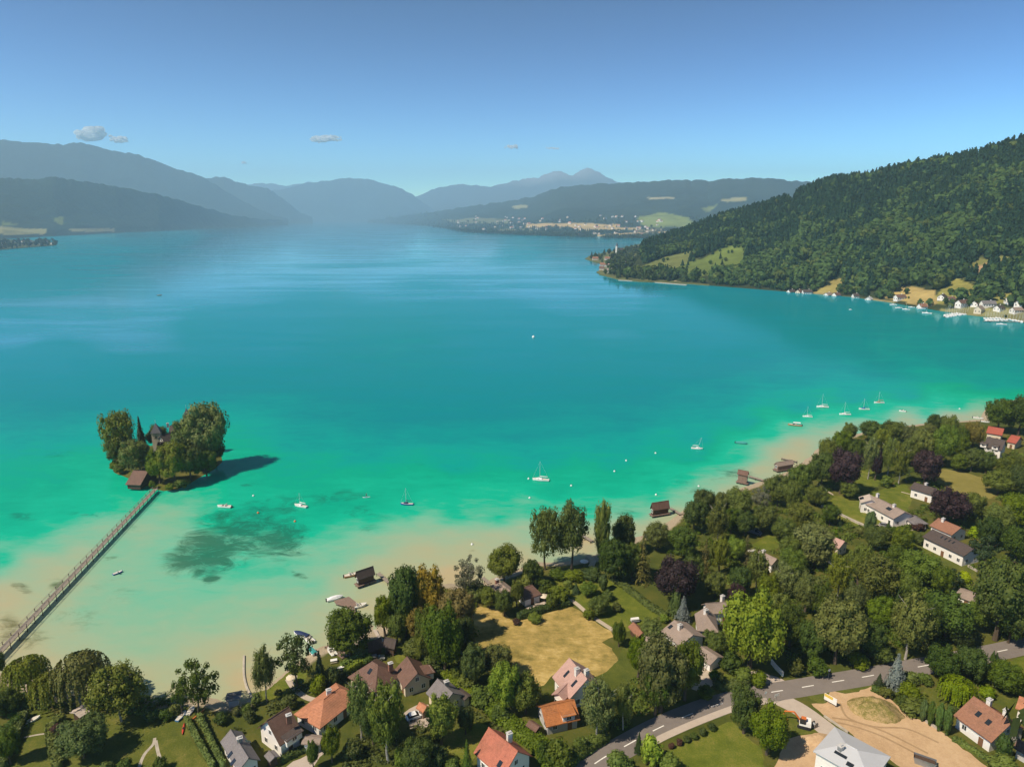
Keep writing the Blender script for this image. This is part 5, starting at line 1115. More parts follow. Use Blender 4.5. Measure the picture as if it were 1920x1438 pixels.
# ------------------------------------------------------------------ hedges
def hedge(px, wid, h, mat, label, seed=1, name='hedge'):
    c = strip_pts(px, 8); rs = np.random.RandomState(seed); seg = [np.linalg.norm(c[k+1]-c[k]) for k in range(len(c)-1)]; L = sum(seg)
    cum = np.concatenate([[0], np.cumsum(seg)]); n = int(L*(wid+2*h)*10); o = c[0]
    s = rs.rand(n)*L; k = np.clip(np.searchsorted(cum, s)-1, 0, len(c)-2); u = (s-cum[k])/np.array(seg)[k]
    ca = np.array(c); B = ca[k]*(1-u[:,None])+ca[k+1]*u[:,None]; T_ = ca[k+1]-ca[k]; T_ /= np.linalg.norm(T_,axis=1,keepdims=True); Nr = np.stack([-T_[:,1],T_[:,0]],1)
    per = rs.rand(n)*(wid+2*h); side = np.where(per < h, -1, np.where(per < h+wid, 0, 1)); bump = 1+.25*(fbm(s/2.2, s*0+seed, 3, seed)-.5)
    off = np.where(side == 0, per-h-wid/2, side*wid/2)*bump; zz = np.where(side == -1, per, np.where(side == 0, h, per-h-wid))*bump
    P = np.concatenate([B+Nr*off[:,None], zz[:,None]], 1)+rs.randn(n,3)*.07
    Nn = np.where((side == 0)[:,None], np.array([[0,0,1.]]), np.concatenate([Nr*side[:,None], np.full((n,1),.3)],1))
    V, F = leafcards(P, Nn, .26, rs, .5)
    T3 = np.concatenate([F[:,[0,1,2]], F[:,[0,2,3]]]); Lf = offset_line(c, wid/2*.86); Rf = offset_line(c, -wid/2*.86); m = len(c)
    cv = np.array([(*p,0) for p in Lf]+[(*p,h*.9) for p in Lf]+[(*p,h*.9) for p in Rf]+[(*p,0) for p in Rf]); cf = []
    for r in range(3):
        for i in range(m-1): a = r*m+i; cf += [(a,a+1,a+m+1),(a,a+m+1,a+m)]
    cf += [(0,m,2*m),(0,2*m,3*m),(m-1,3*m-1,2*m-1),(m-1,4*m-1,3*m-1)]
    V = np.concatenate([V, cv]); T3 = np.concatenate([T3, np.array(cf)+len(V)-len(cv)]); V[:,0] -= o[0]; V[:,1] -= o[1]
    ob = link(name, mesh_np('hedge', V, T3, M[mat]), None, None, (o[0], o[1], ZG)); return tag(ob, label, 'hedge', 'garden hedges')
hedge([(47,1343),(25,1392),(3,1442)], 2.0, 1.9, 'hedge', 'leftmost clipped hedge running down to the bottom edge', 1)
hedge([(120,1350),(99,1368),(98,1395),(110,1442)], 2.0, 1.9, 'hedge', 'curved hedge left of the lower left lawn', 2)
hedge([(350,1350),(372,1392),(400,1442)], .9, 1.5, 'hedge', 'left of the two parallel hedges near the grey gabled house', 3)
hedge([(373,1345),(395,1390),(420,1440)], 1.0, 1.5, 'hedge', 'right of the two parallel hedges near the grey gabled house', 4)
hedge([(912,1318),(940,1350),(975,1378),(1010,1402),(1036,1442)], 4.2, 2.2, 'hedge', 'broad wild hedge between red roofed house and barn house', 5)
hedge([(786,1215),(812,1245),(850,1285),(905,1322)], 2.2, 1.8, 'hedge', 'light hedge behind the large brown villa', 6)
hedge([(648,1264),(668,1251),(692,1238)], 1.6, 1.6, 'bright', 'lower bright hedge row between dock and brown villa', 7)
hedge([(640,1252),(660,1242),(680,1234)], 1.4, 1.4, 'bright', 'upper bright hedge row between dock and brown villa', 8)
hedge([(970,1160),(1000,1152),(1030,1143),(1068,1134)], 2.2, 1.9, 'dark', 'dark hedge between hay field and bungalow terrace', 9)
hedge([(1149,1086),(1185,1113),(1220,1140),(1250,1158)], 2.2, 1.5, 'hedge', 'long diagonal hedge beside the bright orchard lawn', 10)
hedge([(1137,1384),(1100,1408),(1058,1440)], 2.4, 1.9, 'hedge', 'clipped hedge along the upper side of the road', 11)
hedge([(1345,1270),(1349,1288),(1372,1290),(1402,1282)], 2.6, 1.9, 'hedge', 'curved clipped hedge around the garage lawn', 12)
hedge([(1786,1386),(1820,1406),(1856,1428)], 1.2, 1.1, 'hedge', 'low hedge below the plain brown roofed house', 13)
hedge([(529,1428),(572,1407)], 1.3, 1.3, 'hedge', 'short hedge in the yard beside the white garage', 14)
hedge([(1636,1293),(1650,1300),(1664,1304)], 1.6, 1.5, 'dark', 'short dark hedge at the top corner of the bare plot', 15)
hedge([(1660,1000),(1700,992),(1735,985)], 1.8, 1.5, 'dark', 'dark hedge below the white villa garage', 16)
hedge([(1700,1298),(1722,1318),(1735,1342)], 2.0, 1.8, 'dark', 'dark hedge leading to the four clipped columns', 17)
for i, (x, y) in enumerate([(1335,1368),(1317,1377),(1300,1384),(1287,1390),(1274,1396),(1259,1402)]):
    G = at(x, y); root = empty('shrub', tuple(G), i*1.3, f'{["first","second","third","fourth","fifth","sixth"][i]} small round shrub of the row, counting down from the upper right', 'shrub', 'row of round shrubs below the road'); s = 2.2-.12*i
    root.scale = (s, s, s*.9); link('crown', CROWN['shrub'][i % 2], M['rust' if i > 3 else 'dark'], root); link('trunk', TR['low'], M['bark'], root)

# ------------------------------------------------------------------ the wood that goes on beyond the gardens to the right
rs = np.random.RandomState(31); pts = []
while len(pts) < 1000:
    p = np.array((rs.uniform(120, 900), rs.uniform(60, 520), ZG)); a, b = proj(p)
    if a < 1985 or land_d(p[0], p[1])[0] < 8 or polydist(np.array(p[0]), np.array(p[1]), [tuple(q) for q in strip_pts(ROAD, 2)]+[(400, 330)]) < 7 or fbm(np.array(p[0]/60), np.array(p[1]/60), 2, 6) < .36: continue
    pts.append(p)
wood('woodland', 'mixed woodland and tall garden trees continuing to the right', pts, [11+9*rs.rand() for _ in pts], [3+rs.randint(3) if rs.rand() < .75 else rs.randint(3) for _ in pts], [np.array((.055,.08,.022))*(.6+.7*rs.rand()) for _ in pts])
# ------------------------------------------------------------------ undergrowth between the trees
def undergrowth(name, label, poly, n, seed, hmax, mat, avoid=True):
    rs = np.random.RandomState(seed); bb = np.array(poly); C = []
    hs_ = [(atz(a, b, ZG)) for a, b, _ in LANDMARK]
    while len(C) < n:
        a = bb[:,0].min()+rs.rand()*np.ptp(bb[:,0]); b = bb[:,1].min()+rs.rand()*np.ptp(bb[:,1])
        n -= .12
        if not inpoly(np.array(a), np.array(b), poly) or any(inpoly(np.array(a), np.array(b), q) for _, q, _, _ in LAWNS) or inpoly(np.array(a), np.array(b), MEADOW) or inpoly(np.array(a), np.array(b), FIELD): continue
        p = at(a, b)
        if any((p[0]-h[0])**2+(p[1]-h[1])**2 < 95 for h in hs_) or polydist(np.array(p[0]), np.array(p[1]), ROAD_W) < 5.5: continue
        C.append(p)
    Ps = []; Ns = []
    for p in C:
        k = rs.randint(40, 95); r = rs.uniform(.9, 2.6); h = rs.uniform(.5, 1)*hmax; u = rs.randn(k,3); u /= np.linalg.norm(u,axis=1,keepdims=True); u[:,2] = abs(u[:,2])
        Ps.append(p+u*np.array((r,r*rs.uniform(.6,1),h))*(.75+.3*rs.rand(k,1))); Ns.append(u+np.array((0,0,.3)))
    V, F = leafcards(np.concatenate(Ps), np.concatenate(Ns), .30, rs, .5)
    return tag(link(name, mesh_np(name, V, F, M[mat])), label, kind='stuff')
MEADOW = [(1755,878),(1794,882),(1840,895),(1885,909),(1870,928),(1841,945),(1802,928),(1765,912),(1745,890)]
ROAD_W = [tuple(q) for q in strip_pts(ROAD, 2)]
WOODS = [(1255,1000),(1300,965),(1380,930),(1480,893),(1560,845),(1640,806),(1760,800),(1840,800),(1935,830),(1935,1190),(1800,1212),(1660,1240),(1500,1262),(1440,1215),(1470,1130),(1430,1085),(1380,1100),(1300,1075),(1255,1050)]
undergrowth('undergrowth', 'tangled green undergrowth beneath the trees on the right', WOODS, 620, 3, 2.6, 'mid')
undergrowth('undergrowth', 'darker undergrowth beneath the trees on the right', WOODS, 420, 5, 2.0, 'dark')
undergrowth('undergrowth', 'undergrowth along the edges of the central grove', [(735,1190),(760,1100),(850,1100),(905,1135),(895,1240),(880,1290),(830,1265),(780,1225)], 90, 7, 1.8, 'mid')
undergrowth('undergrowth', 'low growth among the gardens at the lower left', [(0,1290),(330,1310),(345,1345),(110,1345),(60,1320),(40,1440),(0,1440)], 80, 9, 1.3, 'mid')
undergrowth('undergrowth', 'garden growth around the houses at the bottom', [(440,1320),(560,1290),(660,1260),(800,1270),(900,1330),(1020,1420),(1020,1440),(440,1440)], 110, 11, 1.3, 'mid')
undergrowth('undergrowth', 'garden growth between the hay field and the road', [(1010,1290),(1060,1320),(1150,1330),(1200,1250),(1320,1290),(1290,1320),(1100,1400),(1020,1380)], 90, 13, 1.4, 'mid')
undergrowth('undergrowth', 'growth in the gardens at the lower right', [(1640,1270),(1900,1215),(1930,1300),(1790,1330),(1740,1335),(1690,1330)], 90, 15, 1.5, 'mid')
# ------------------------------------------------------------------ boats
def hull_mesh(name, L, B, H, mat, stern=.7, deck=None, sub=.25, flat=0.0):
    """bow towards +x; a lofted hull with a deck on top"""
    m = MB(); st = [(-.5,stern,.92),(-.35,stern+.15*(1-stern),.9),(-.1,1.0,.92),(.15,.95,.98),(.33,.68,1.06),(.45,.30,1.14),(.5,.03,1.2)]; rings = []
    for x, b, h in st:
        hb = B/2*b; zt = H*h; r = [(x*L,-hb,zt),(x*L*.985,-hb*.93,zt*.35),(x*L*.95,-hb*.5,-sub),(x*L*.95,hb*.5,-sub),(x*L*.985,hb*.93,zt*.35),(x*L,hb,zt)]; rings.append(r)
    m.loft(rings); return m.mesh(name, [mat])
def deck_mesh(name, L, B, H, mat, z=.01):
    m = MB(); st = [(-.48,.62),(-.35,.68),(-.1,.86),(.15,.80),(.33,.55),(.45,.2)]; v = []
    hh = lambda x: H*np.interp(x, [-.5,-.1,.15,.33,.5], [.92,.92,.98,1.06,1.2])
    for x, b in st: v += [(x*L,-B/2*b,hh(x)+z),(x*L,B/2*b,hh(x)+z)]
    m.shell(v, [(2*k,2*k+2,2*k+3,2*k+1) for k in range(len(st)-1)], .05); return m.mesh(name, [mat])
def sailboat(L=7.8, B=2.5, hull='hull', cover='hull', mast=9.5, cab='hull', heel=0.0):
    r = empty('sailboat', (0,0,0)); H = .95*L/7.8
    link('hull', hull_mesh('hull', L, B, H, M[hull]), None, r); link('deck', deck_mesh('deck', L, B, H, M['deck']), None, r)
    m = MB(); x0, x1 = -.08*L, .27*L; v = []
    for x, s, z in ((x0,.62,.42),(x0+.1*L,.62,.5),(x1-.05*L,.45,.34),(x1,.3,.05)): v.append([(x,-B/2*s,H*.95),(x,-B/2*s*.8,H+z),(x,B/2*s*.8,H+z),(x,B/2*s,H*.95)])
    m.loft(v); cb = m.build('cabin', M[cab], r)
    m = MB(); m.box(x0+.1*L,-B*.262,H+.12,x0+.26*L,-B*.244,H+.28); m.box(x0+.1*L,B*.244,H+.12,x0+.26*L,B*.262,H+.28); m.build('cabin_window', M['glass'], cb)
    m = MB(); m.tube((.06*L,0,H),(.06*L+heel,0,mast),.085,.06,6); ms = m.build('mast', M['alu'], r)
    m = MB(); m.tube((.06*L+heel*.6-.0,-.7,mast*.6),(.06*L+heel*.6,.7,mast*.6),.035,n=5); m.build('spreader', M['alu'], ms)
    m = MB(); m.tube((.05*L,0,H+1.15),(-.42*L,0,H+1.05),.06,n=6); m.build('boom', M['alu'], r)
    m = MB(); m.tube((.05*L,0,H+1.28),(-.40*L,0,H+1.16),.17,.12,8); m.build('sail_cover', M[cover], r)
    m = MB(); m.tube((.49*L,0,H*1.2),(.06*L+heel,0,mast*.97),.018,n=4); m.tube((-.49*L,0,H*.95),(.06*L+heel,0,mast),.018,n=4); m.build('stay', M['alu'], r)
    m = MB(); m.box(-.505*L,-.06,-.3,-.47*L,.06,H*.95); m.build('rudder', M[hull], r)
    return r
def motorboat(L=6, B=2.2, hull='hull', canopy=None, name='motorboat', cover=None):
    r = empty(name, (0,0,0)); H = .8
    link('hull', hull_mesh('hull', L, B, H, M[hull], .9), None, r)
    if cover:
        m = MB(); st = [(-.48,.86,.1),(-.2,.9,.45),(.1,.85,.5),(.3,.6,.38),(.46,.2,.22)]; m.loft([[(x*L,-B/2*b,H*.97),(x*L,-B/4*b,H+z),(x*L,B/4*b,H+z),(x*L,B/2*b,H*.97)] for x, b, z in st]); m.build('boat_cover', M[cover], r)
    else:
        link('deck', deck_mesh('deck', L, B, H, M['deck']), None, r)
        m = MB(); m.add([(.12*L,-B*.3,H),(.12*L,B*.3,H),(.05*L,B*.26,H+.5),(.05*L,-B*.26,H+.5),(.16*L,-B*.3,H),(.16*L,B*.3,H),(.07*L,B*.26,H+.5),(.07*L,-B*.26,H+.5)], [(0,3,2,1),(4,5,6,7),(3,7,6,2),(0,4,7,3),(1,2,6,5)]); m.build('windscreen', M['glass'], r)
        m = MB(); 
        for y in (-.45,.45): m.box(-.12*L,y-.28,H,-.02*L,y+.28,H+.35); m.box(-.14*L,y-.28,H+.1,-.12*L,y+.28,H+.75)
        m.build('seat', M['deck'], r)
    if canopy:
        m = MB(); v = [[(x*L,-B*.42,H+1.15),(x*L,-B*.2,H+1.32),(x*L,B*.2,H+1.32),(x*L,B*.42,H+1.15)] for x in (-.40,.12)]; m.loft(v); cn = m.build('canopy', M[canopy], r)
        m = MB()
        for x in (-.38,.10):
            for y in (-.4,.4): m.tube((x*L,y*B,H),(x*L,y*B,H+1.2),.03,n=5)
        m.build('canopy_frame', M['alu'], cn)
    m = MB(); m.box(-.56*L,-.16,-.2,-.5*L,.16,H+.35); m.build('outboard_motor', M['rubber'], r)
    return r
def put(r, px, py, rz, label, cat, group=None, z=0.0, s=1.0):
    p = atz(px, py, z); r.location = p; r.rotation_euler = (0,0,rz); r.scale = (s,s,s); return tag(r, label, cat, group)
GS = 'sailboats moored off the near shore'
sb = sailboat(); put(sb, 1014, 901, 2.95, 'largest near white sailboat moored alone off the poplars', 'sailboat', GS)
def sb_copy(px, py, rz, label, s=1.0): return put(copy_tree(sb), px, py, rz, label, 'sailboat', GS, 0, s)
put(sailboat(6.0, 2.0, 'hull', 'hull', 6.6, 'hull', 1.6), 1307, 842, -.25, 'white sailboat with a leaning mast off the boathouses', 'sailboat', GS)
sb_copy(1514, 782, 2.9, 'low white sailboat right behind the wooden motorboat', .72)
sb_copy(1542, 764, 3.0, 'tallest white sailboat in the cluster off the right shore', .95)
sb_copy(1584, 778, 3.05, 'white sailboat in front of the blue covered one', .88)
put(sailboat(6.4, 2.2, 'hull', 'bluehull', 7.4, 'bluehull'), 1620, 768, 3.0, 'sailboat under a bright blue cover near the right shore', 'sailboat', GS)
put(sailboat(6.6, 2.0, 'hull', 'orange', 8.0, 'varnish'), 1648, 756, 3.1, 'slim sailboat with an orange brown cabin, farthest of the cluster', 'sailboat', GS)
put(sailboat(6.4, 2.1, 'hull', 'hull', 6.2), 564, 950, 2.75, 'white sailboat with a bare mast right of the weed patch', 'sailboat', GS)
put(sailboat(5.6, 2.0, 'bluehull', 'navy', 7.6, 'navy'), 763, 946, 3.05, 'dark blue sailboat in the emerald shallows', 'sailboat', GS)
put(motorboat(7.6, 2.4, 'varnish', 'hull', 'wooden_motorboat'), 1490, 798, 2.85, 'varnished wooden motorboat with a white canopy', 'motorboat')
put(motorboat(3.8, 1.6), 1692, 772, 2.7, 'tiny white motorboat rightmost of the moored boats', 'motorboat')
put(motorboat(6.4, 2.1, 'hull', None), 421, 951, 3.0, 'white open motorboat moored right of the island', 'motorboat')
put(motorboat(6.2, 2.0, 'tealcover', None, 'motorboat', 'tealcover'), 1390, 832, -.35, 'teal covered boat lying low off the sandbank', 'motorboat')
put(motorboat(5.6, 2.1, 'hull', None, 'motorboat', 'navy'), 565, 1192, 2.7, 'navy covered motorboat behind the shore pine', 'motorboat', None, .0)
put(motorboat(5.0, 2.0), 578, 1200, 2.4, 'white motorboat behind the shore pine', 'motorboat')
put(motorboat(4.6, 1.9), 622, 1224, 2.2, 'white boat moored left of the lower dock', 'motorboat', None, .3)
put(motorboat(4.2, 1.8), 638, 1213, 2.2, 'white boat moored right of the lower dock', 'motorboat', None, .3)
put(motorboat(5.2, 1.9, 'hull', None, 'motorboat', 'hull'), 628, 1124, .5, 'white covered boat at the left end of the brown platform', 'motorboat')
put(motorboat(5.0, 1.9), 673, 1138, .45, 'white boat at the right end of the brown platform', 'motorboat')
put(motorboat(5.0, 1.8, 'varnish'), 659, 1080, .45, 'small dark wooden boat beside the lone dark boathouse', 'motorboat')
put(motorboat(5.4, 1.9), 1834, 785, -.5, 'white boat at the shore below the far right trees', 'motorboat')
put(motorboat(4.4, 1.7), 1847, 792, -.6, 'small white boat drawn up at the far right shore', 'motorboat', None, .6)
put(motorboat(4.6, 1.8, 'hull', None, 'motorboat', 'tealcover'), 584, 1222, 2.3, 'teal covered boat on the beach under the pine', 'motorboat', None, .5)
put(motorboat(7, 2.4, 'varnish'), 299, 554, .3, 'tiny dark boat far out on the open lake', 'motorboat')
def dinghy(px, py, rz, label, mat='hull', L=3.6, z=ZG, grp=None):
    r = empty('rowing_boat', (0,0,0)); link('hull', hull_mesh('hull', L, 1.35, .55, M[mat], .75, sub=.05), None, r); link('deck', deck_mesh('deck', L, 1.35, .55, M['deck']), None, r)
    m = MB(); m.box(-.06*L,-.6,.56,.02*L,.6,.64); m.build('thwart', M['plank'], r); return put(r, px, py, rz, label, 'rowing boat', grp, z)
dinghy(60, 1352, .9, 'white rowing boat lying on the left lawn strip')
dinghy(340, 1344, 1.4, 'blue rowing boat at the left end of the twin hedges', 'blueplastic')
dinghy(358, 1334, 1.5, 'white rowing boat under the sparse shore tree', 'hull', 3.0)
dinghy(1408, 1034, .2, 'pale boat lying near the small grey roofed house', 'hull')
def kayak(px, py, rz, label, mat):
    m = MB(); L = 4.0; st = [(-.5,.05,.30),(-.3,.7,.26),(0,1,.25),(.3,.7,.26),(.5,.05,.32)]; m.loft([[(x*L,-.33*b,h*.6),(x*L,-.2*b,0.02),(x*L,.2*b,0.02),(x*L,.33*b,h*.6),(x*L,.12*b,h+.1),(x*L,-.12*b,h+.1)] for x, b, h in st])
    r = empty('kayak', (0,0,0)); m.build('hull', M[mat], r, True); m = MB(); m.prism([(.45*math.cos(t),.2*math.sin(t)) for t in np.arange(10)*.6283], .30, .375); m.build('cockpit', M['rubber'], r); put(r, px, py, rz, label, 'kayak', None, ZG)
kayak(344, 1367, 1.9, 'red kayak lying on the lower left lawn', 'redplastic')
kayak(372, 1340, 1.2, 'orange kayak beside the right twin hedge', 'orange')
# people: one continuous body each
def person(label, px, py, rz, sit=False, z=0.0, cloth='cloth'):
    me = bpy.data.meshes.new('person'); hipz = .92 if not sit else .28
    P = [(0,0,hipz),(0,0,hipz+.28),(0,.01,hipz+.50),(0,.02,hipz+.60),(0,.03,hipz+.72),(0,.03,hipz+.80)]
    E = [(0,1),(1,2),(2,3),(3,4),(4,5)]; Rr = [.15,.135,.15,.055,.10,.085]
    for s in (-1,1):
        n = len(P); leg = [(s*.10,0,hipz-.06),(s*.11,.02,.48),(s*.11,-.02,.08),(s*.11,.16,.05)] if not sit else [(s*.10,.05,hipz-.02),(s*.13,.46,hipz+.10),(s*.13,.72,.05),(s*.13,.88,.05)]
        P += leg; E += [(0,n),(n,n+1),(n+1,n+2),(n+2,n+3)]; Rr += [.105,.075,.05,.04]
        n = len(P); arm = [(s*.19,.01,hipz+.47),(s*.25,.10,hipz+.22),(s*.14,.32,hipz+.18),(s*.12,.38,hipz+.16)]
        P += arm; E += [(2,n),(n,n+1),(n+1,n+2),(n+2,n+3)]; Rr += [.065,.05,.038,.042]
    me.from_pydata(P, E, []); o = bpy.data.objects.new('person', me); col.objects.link(o); me.materials.append(M['skin'])
    sk = o.modifiers.new('skin', 'SKIN'); me.skin_vertices.new() if not me.skin_vertices else None
    for v, r in zip(me.skin_vertices[0].data, Rr): v.radius = (r, r*.8)
    me.skin_vertices[0].data[0].use_root = True
    o.modifiers.new('sub', 'SUBSURF').render_levels = 1
    m = MB(); rg = []
    for zz, a, b in ((hipz-.12,.18,.14),(hipz+.02,.19,.15),(hipz+.3,.17,.14),(hipz+.5,.19,.13),(hipz+.56,.10,.09)): rg.append([(a*math.cos(t), b*math.sin(t)+.005, zz) for t in np.arange(12)*.5236])
    m.loft(rg); m.build('shirt', M[cloth], o, True)
    m = MB(); v, f = IV1, IF1; m.add(v*np.array((.105,.11,.09))+np.array((0,.01,hipz+.83)), [tuple(t) for t in f]); m.build('hair', M['hairm'], o, True)
    p = atz(px, py, z); o.location = (p[0], p[1], z); o.rotation_euler = (0,0,rz); return tag(o, label, 'person')
def board(px, py, rz, label, mat='hull'):
    m = MB(); L = 3.3; m.prism([(L/2*math.cos(t)*(1 if math.cos(t) > 0 else 1), .38*math.sin(t)*(abs(math.sin(t))**.2)) for t in np.arange(20)*.31416], -.03, .10); r = empty('paddle_board', (0,0,0)); m.build('board', M[mat], r)
    m = MB(); m.box(-.9,-.28,.102,.5,.28,.112); m.build('deck_pad', M['blueplastic'], r); return put(r, px, py, rz, label, 'paddle board')
board(687, 932, .2, 'white paddle board carrying a standing person'); person('person standing on the white paddle board, in a dark top', 687, 932, .8, False, .112)
m = MB(); p = atz(687, 932, 0); m.tube((p[0]+.35,p[1]+.2,.0),(p[0]+.22,p[1]+.35,2.0),.02,n=6); pd = m.build('paddle', M['alu']); m = MB(); m.box(p[0]+.26,p[1]+.17,-.35,p[0]+.44,p[1]+.22,.1); m.build('blade', M['rubber'], pd); tag(pd, 'paddle held by the person on the paddle board', 'paddle')
dinghy(221, 1075, .9, 'small rowing boat with a seated person in the pale shallows', 'bluehull', 3.2, .0); person('person sitting in the small rowing boat', 221, 1075, .3, True, .50, 'whitecar')
# mooring buoys
m = MB(); m.loft([[(r*math.cos(t), r*math.sin(t), z) for t in np.arange(10)*.6283] for r, z in ((.12,-.25),(.30,-.08),(.36,.12),(.30,.32),(.12,.46),(.05,.5))]); bo = m.mesh('buoy', [M['hull']], True)
m = MB(); m.tube((0,0,.5),(0,0,.72),.04,n=6); m.tube((-.08,0,.74),(.08,0,.74),.03,n=6); ring = m.mesh('mooring_ring', [M['metal']])
BW = [('white mooring buoy up right of the island shadow',475,930),('orange mooring buoy left above the weed patch',484,962),('orange mooring buoy right above the weed patch',553,978),('white mooring buoy left of the poplar tops',993,934),('white mooring buoy right below the lone sailboat',1071,911),('white buoy left of the leaning sailboat, nearer one',1152,884),('white buoy left of the leaning sailboat, farther one',1174,864),('white buoy just left of the leaning sailboat',1229,850),('white mooring buoy above the first boathouse',1230,928),('pale mooring buoy between the two brown boathouses',1310,912),('white mooring buoy in the sandy shallows left of the round tree',885,1021),('white mooring buoy off the far right shore',1799,767),('white buoy left beside the lone sailboat',991,898),('white mooring buoy far out in the middle of the lake',1000,633)]
for i, (lb, x, y) in enumerate(BW):
    r = empty('mooring_buoy', tuple(atz(x, y, 0)), 0, lb, 'buoy', 'mooring buoys'); link('float', bo, M['orange'] if 'orange' in lb else None, r); link('mooring_ring', ring, None, r); r.scale = (1.3,)*3 if y > 700 else (4,)*3
# boats of the opposite shore: one mesh each
def small_boat(px, py, L, mast, rz, label, group, name='sailboat'):
    r = empty(name, (0,0,0)); link('hull', hull_mesh('hull', L, L*.32, L*.13, M['hull']), None, r)
    m = MB(); H = L*.12; m.loft([[(x*L,-L*.1*s,H),(x*L,-L*.08*s,H+z),(x*L,L*.08*s,H+z),(x*L,L*.1*s,H)] for x, s, z in ((-.1,1,.5),(.1,1,.5),(.28,.5,.1))]); m.build('cabin', M['hull'], r)
    if mast:
        m = MB(); m.tube((.05*L,0,H),(.05*L,0,mast),.13,.08,5); m.build('mast', M['alu'], r)
    return put(r, px, py, rz, label, 'sailboat' if mast else 'motorboat', group)
GM = 'boats moored off the opposite shore'
Q = lambda zx, zy: (1480+zx/4.364, 400+zy/4.364)
for i, (zx, zy, L, ms, lb) in enumerate([(850,752,9,11,'leftmost white boat moored below the golden meadow'),(895,778,9,0,'white boat right of the leftmost moored boat'),(955,790,9,9,'small white boat third from the left of the moored row'),(1000,772,8,0,'white boat close to shore in the moored row'),(1080,785,10,10,'white boat below the little red roofed house'),(1125,822,11,12,'white boat farthest from shore in the moored row'),(1160,780,8,9,'blue white boat at the right end of the moored row'),(1265,790,8,0,'white boat left of the marina pier'),(1310,806,9,10,'white sailboat just left of the marina pier'),(1735,913,10,0,'lone white boat in front of the second marina pier'),(500,790,4,0,'tiny white boat off the middle of the wooded shore')]):
    x, y = Q(zx, zy); small_boat(x, y, L, ms, 2.8+.3*math.sin(i*2.1), lb, GM, 'sailboat' if ms else 'motorboat')
rs = np.random.RandomState(2)
for i in range(25):
    x, y = Q(1272+i*9.8, 838-i*1.45+(i % 2)*14); small_boat(x, y, 8+3*rs.rand(), 10+4*rs.rand(), 1.1+.1*rs.randn(), 'white sailboat berthed side by side at the first marina pier', 'sailboats at the first marina pier')
for i in range(27):
    x, y = Q(1600+i*12, 868-i*.6+(i % 2)*16+max(0,i-17)*3); small_boat(x, y, 8+3*rs.rand(), 10+4*rs.rand(), 1.1+.1*rs.randn(), 'white sailboat berthed side by side at the second marina pier', 'sailboats at the second marina pier')
def pier(a, b, wid, label, z=.9, name='jetty', mat='plank', step=3.5, rail=False, posts=True):
    A = atz(*a, z); B = atz(*b, z); d = B[:2]-A[:2]; L = np.linalg.norm(d); u = d/L; nn = np.array((-u[1],u[0])); r = empty(name, (A[0],A[1],0), math.atan2(d[1], d[0]), label, name.replace('_',' '))
    m = MB(); k = int(L/.42)
    for i in range(k): x = i*L/k; m.box(x, -wid/2, z-.08+.004*(i % 3), x+L/k-.05, wid/2, z)
    m.build('deck', M[mat], r)
    m = MB(); m.box(0,-wid/2+.1,z-.30,L,-wid/2+.25,z-.085); m.box(0,wid/2-.25,z-.30,L,wid/2-.1,z-.085); m.build('beam', M['timber'], r)
    if posts:
        m = MB(); m.tube((0,0,-1.5),(0,0,z+(1.0 if rail else .12)),.11,n=6); pm = m.mesh('post', [M['timber']]); n = max(2, int(L/step))
        for i in range(n+1):
            for s in (-1,1): link('post', pm, None, r, (i*L/n, s*(wid/2+.06), 0))
    if rail:
        for s in (-1,1):
            m = MB(); m.box(0,s*(wid/2+.06)-.05,z+.95,L,s*(wid/2+.06)+.05,z+1.03); m.box(0,s*(wid/2+.06)-.03,z+.5,L,s*(wid/2+.06)+.03,z+.56); m.build('railing', M['plank'], r)
    return r
pier(Q(1262,845), Q(1520,806), 2.5, 'first marina pier with masts on the opposite shore', 1.0, 'jetty', 'plank', 12)
pier(Q(1590,880), Q(1925,888), 2.5, 'second marina pier at the right edge of the opposite shore', 1.0, 'jetty', 'plank', 12)
pier((-22,1243), (292,916), 1.9, 'long wooden footbridge running out to the island', 1.7, 'footbridge', 'plank', 4.2, True)
pier((709,1074), (730,1092), 1.3, 'narrow gangway from the lone dark boathouse to the shore')
pier((1257,952), (1277,964), 1.3, 'short gangway of the first brown boathouse')
pier((1404,892), (1448,905), 1.8, 'jetty leading to the tall square boathouse')
pier((1466,859), (1494,865), 1.0, 'thin jetty behind the low reddish boathouse')
pier((616,1209), (648,1231), 2.2, 'lower grey dock between two white boats', 1.0, 'jetty', 'plank_brown')
pier((1090,1002), (1110,1014), 1.4, 'short jetty at the beach behind the poplars')
pier((905,1082), (918,1094), 1.3, 'short jetty behind the silvery tree')
# brown bathing platform, T-shaped
p = atz(652, 1131, .9); r = empty('bathing_platform', (p[0],p[1],0), 0, 'brown T shaped bathing platform standing in the shallows', 'platform'); 
def pl(px, py): q = atz(px, py, .9); return (q[0]-p[0], q[1]-p[1])
m = MB(); m.prism([pl(630,1132), pl(626,1126), pl(654,1118), pl(674,1133), pl(664,1136), pl(650,1137)][::1], .72, .9); m.build('deck', M['plank_brown'], r)
m = MB(); m.prism([pl(650,1137.3), pl(664,1136.3), pl(668,1150), pl(658,1152)], .72, .9); m.build('walkway', M['plank_brown'], r)
m = MB(); m.tube((0,0,-1.4),(0,0,.72),.12,n=6); pm = m.mesh('pile', [M['timber']])
for a, b in ((631,1130),(640,1124),(654,1120),(670,1132),(652,1136),(660,1146)): link('pile', pm, None, r, (*pl(a,b),0))
# floating boom off the beach
m = MB(); c = smooth_line([atz(x,y,0)[:2] for x, y in ((458,1230),(458,1265),(464,1291),(476,1311))], 6)
for i in range(len(c)-1): m.tube((*c[i],.08),(*c[i+1],.08),.34,n=6)
tag(m.build('swim_boom', M['stone']), 'pale curved boom strip lying in the beige shallows', 'boom')
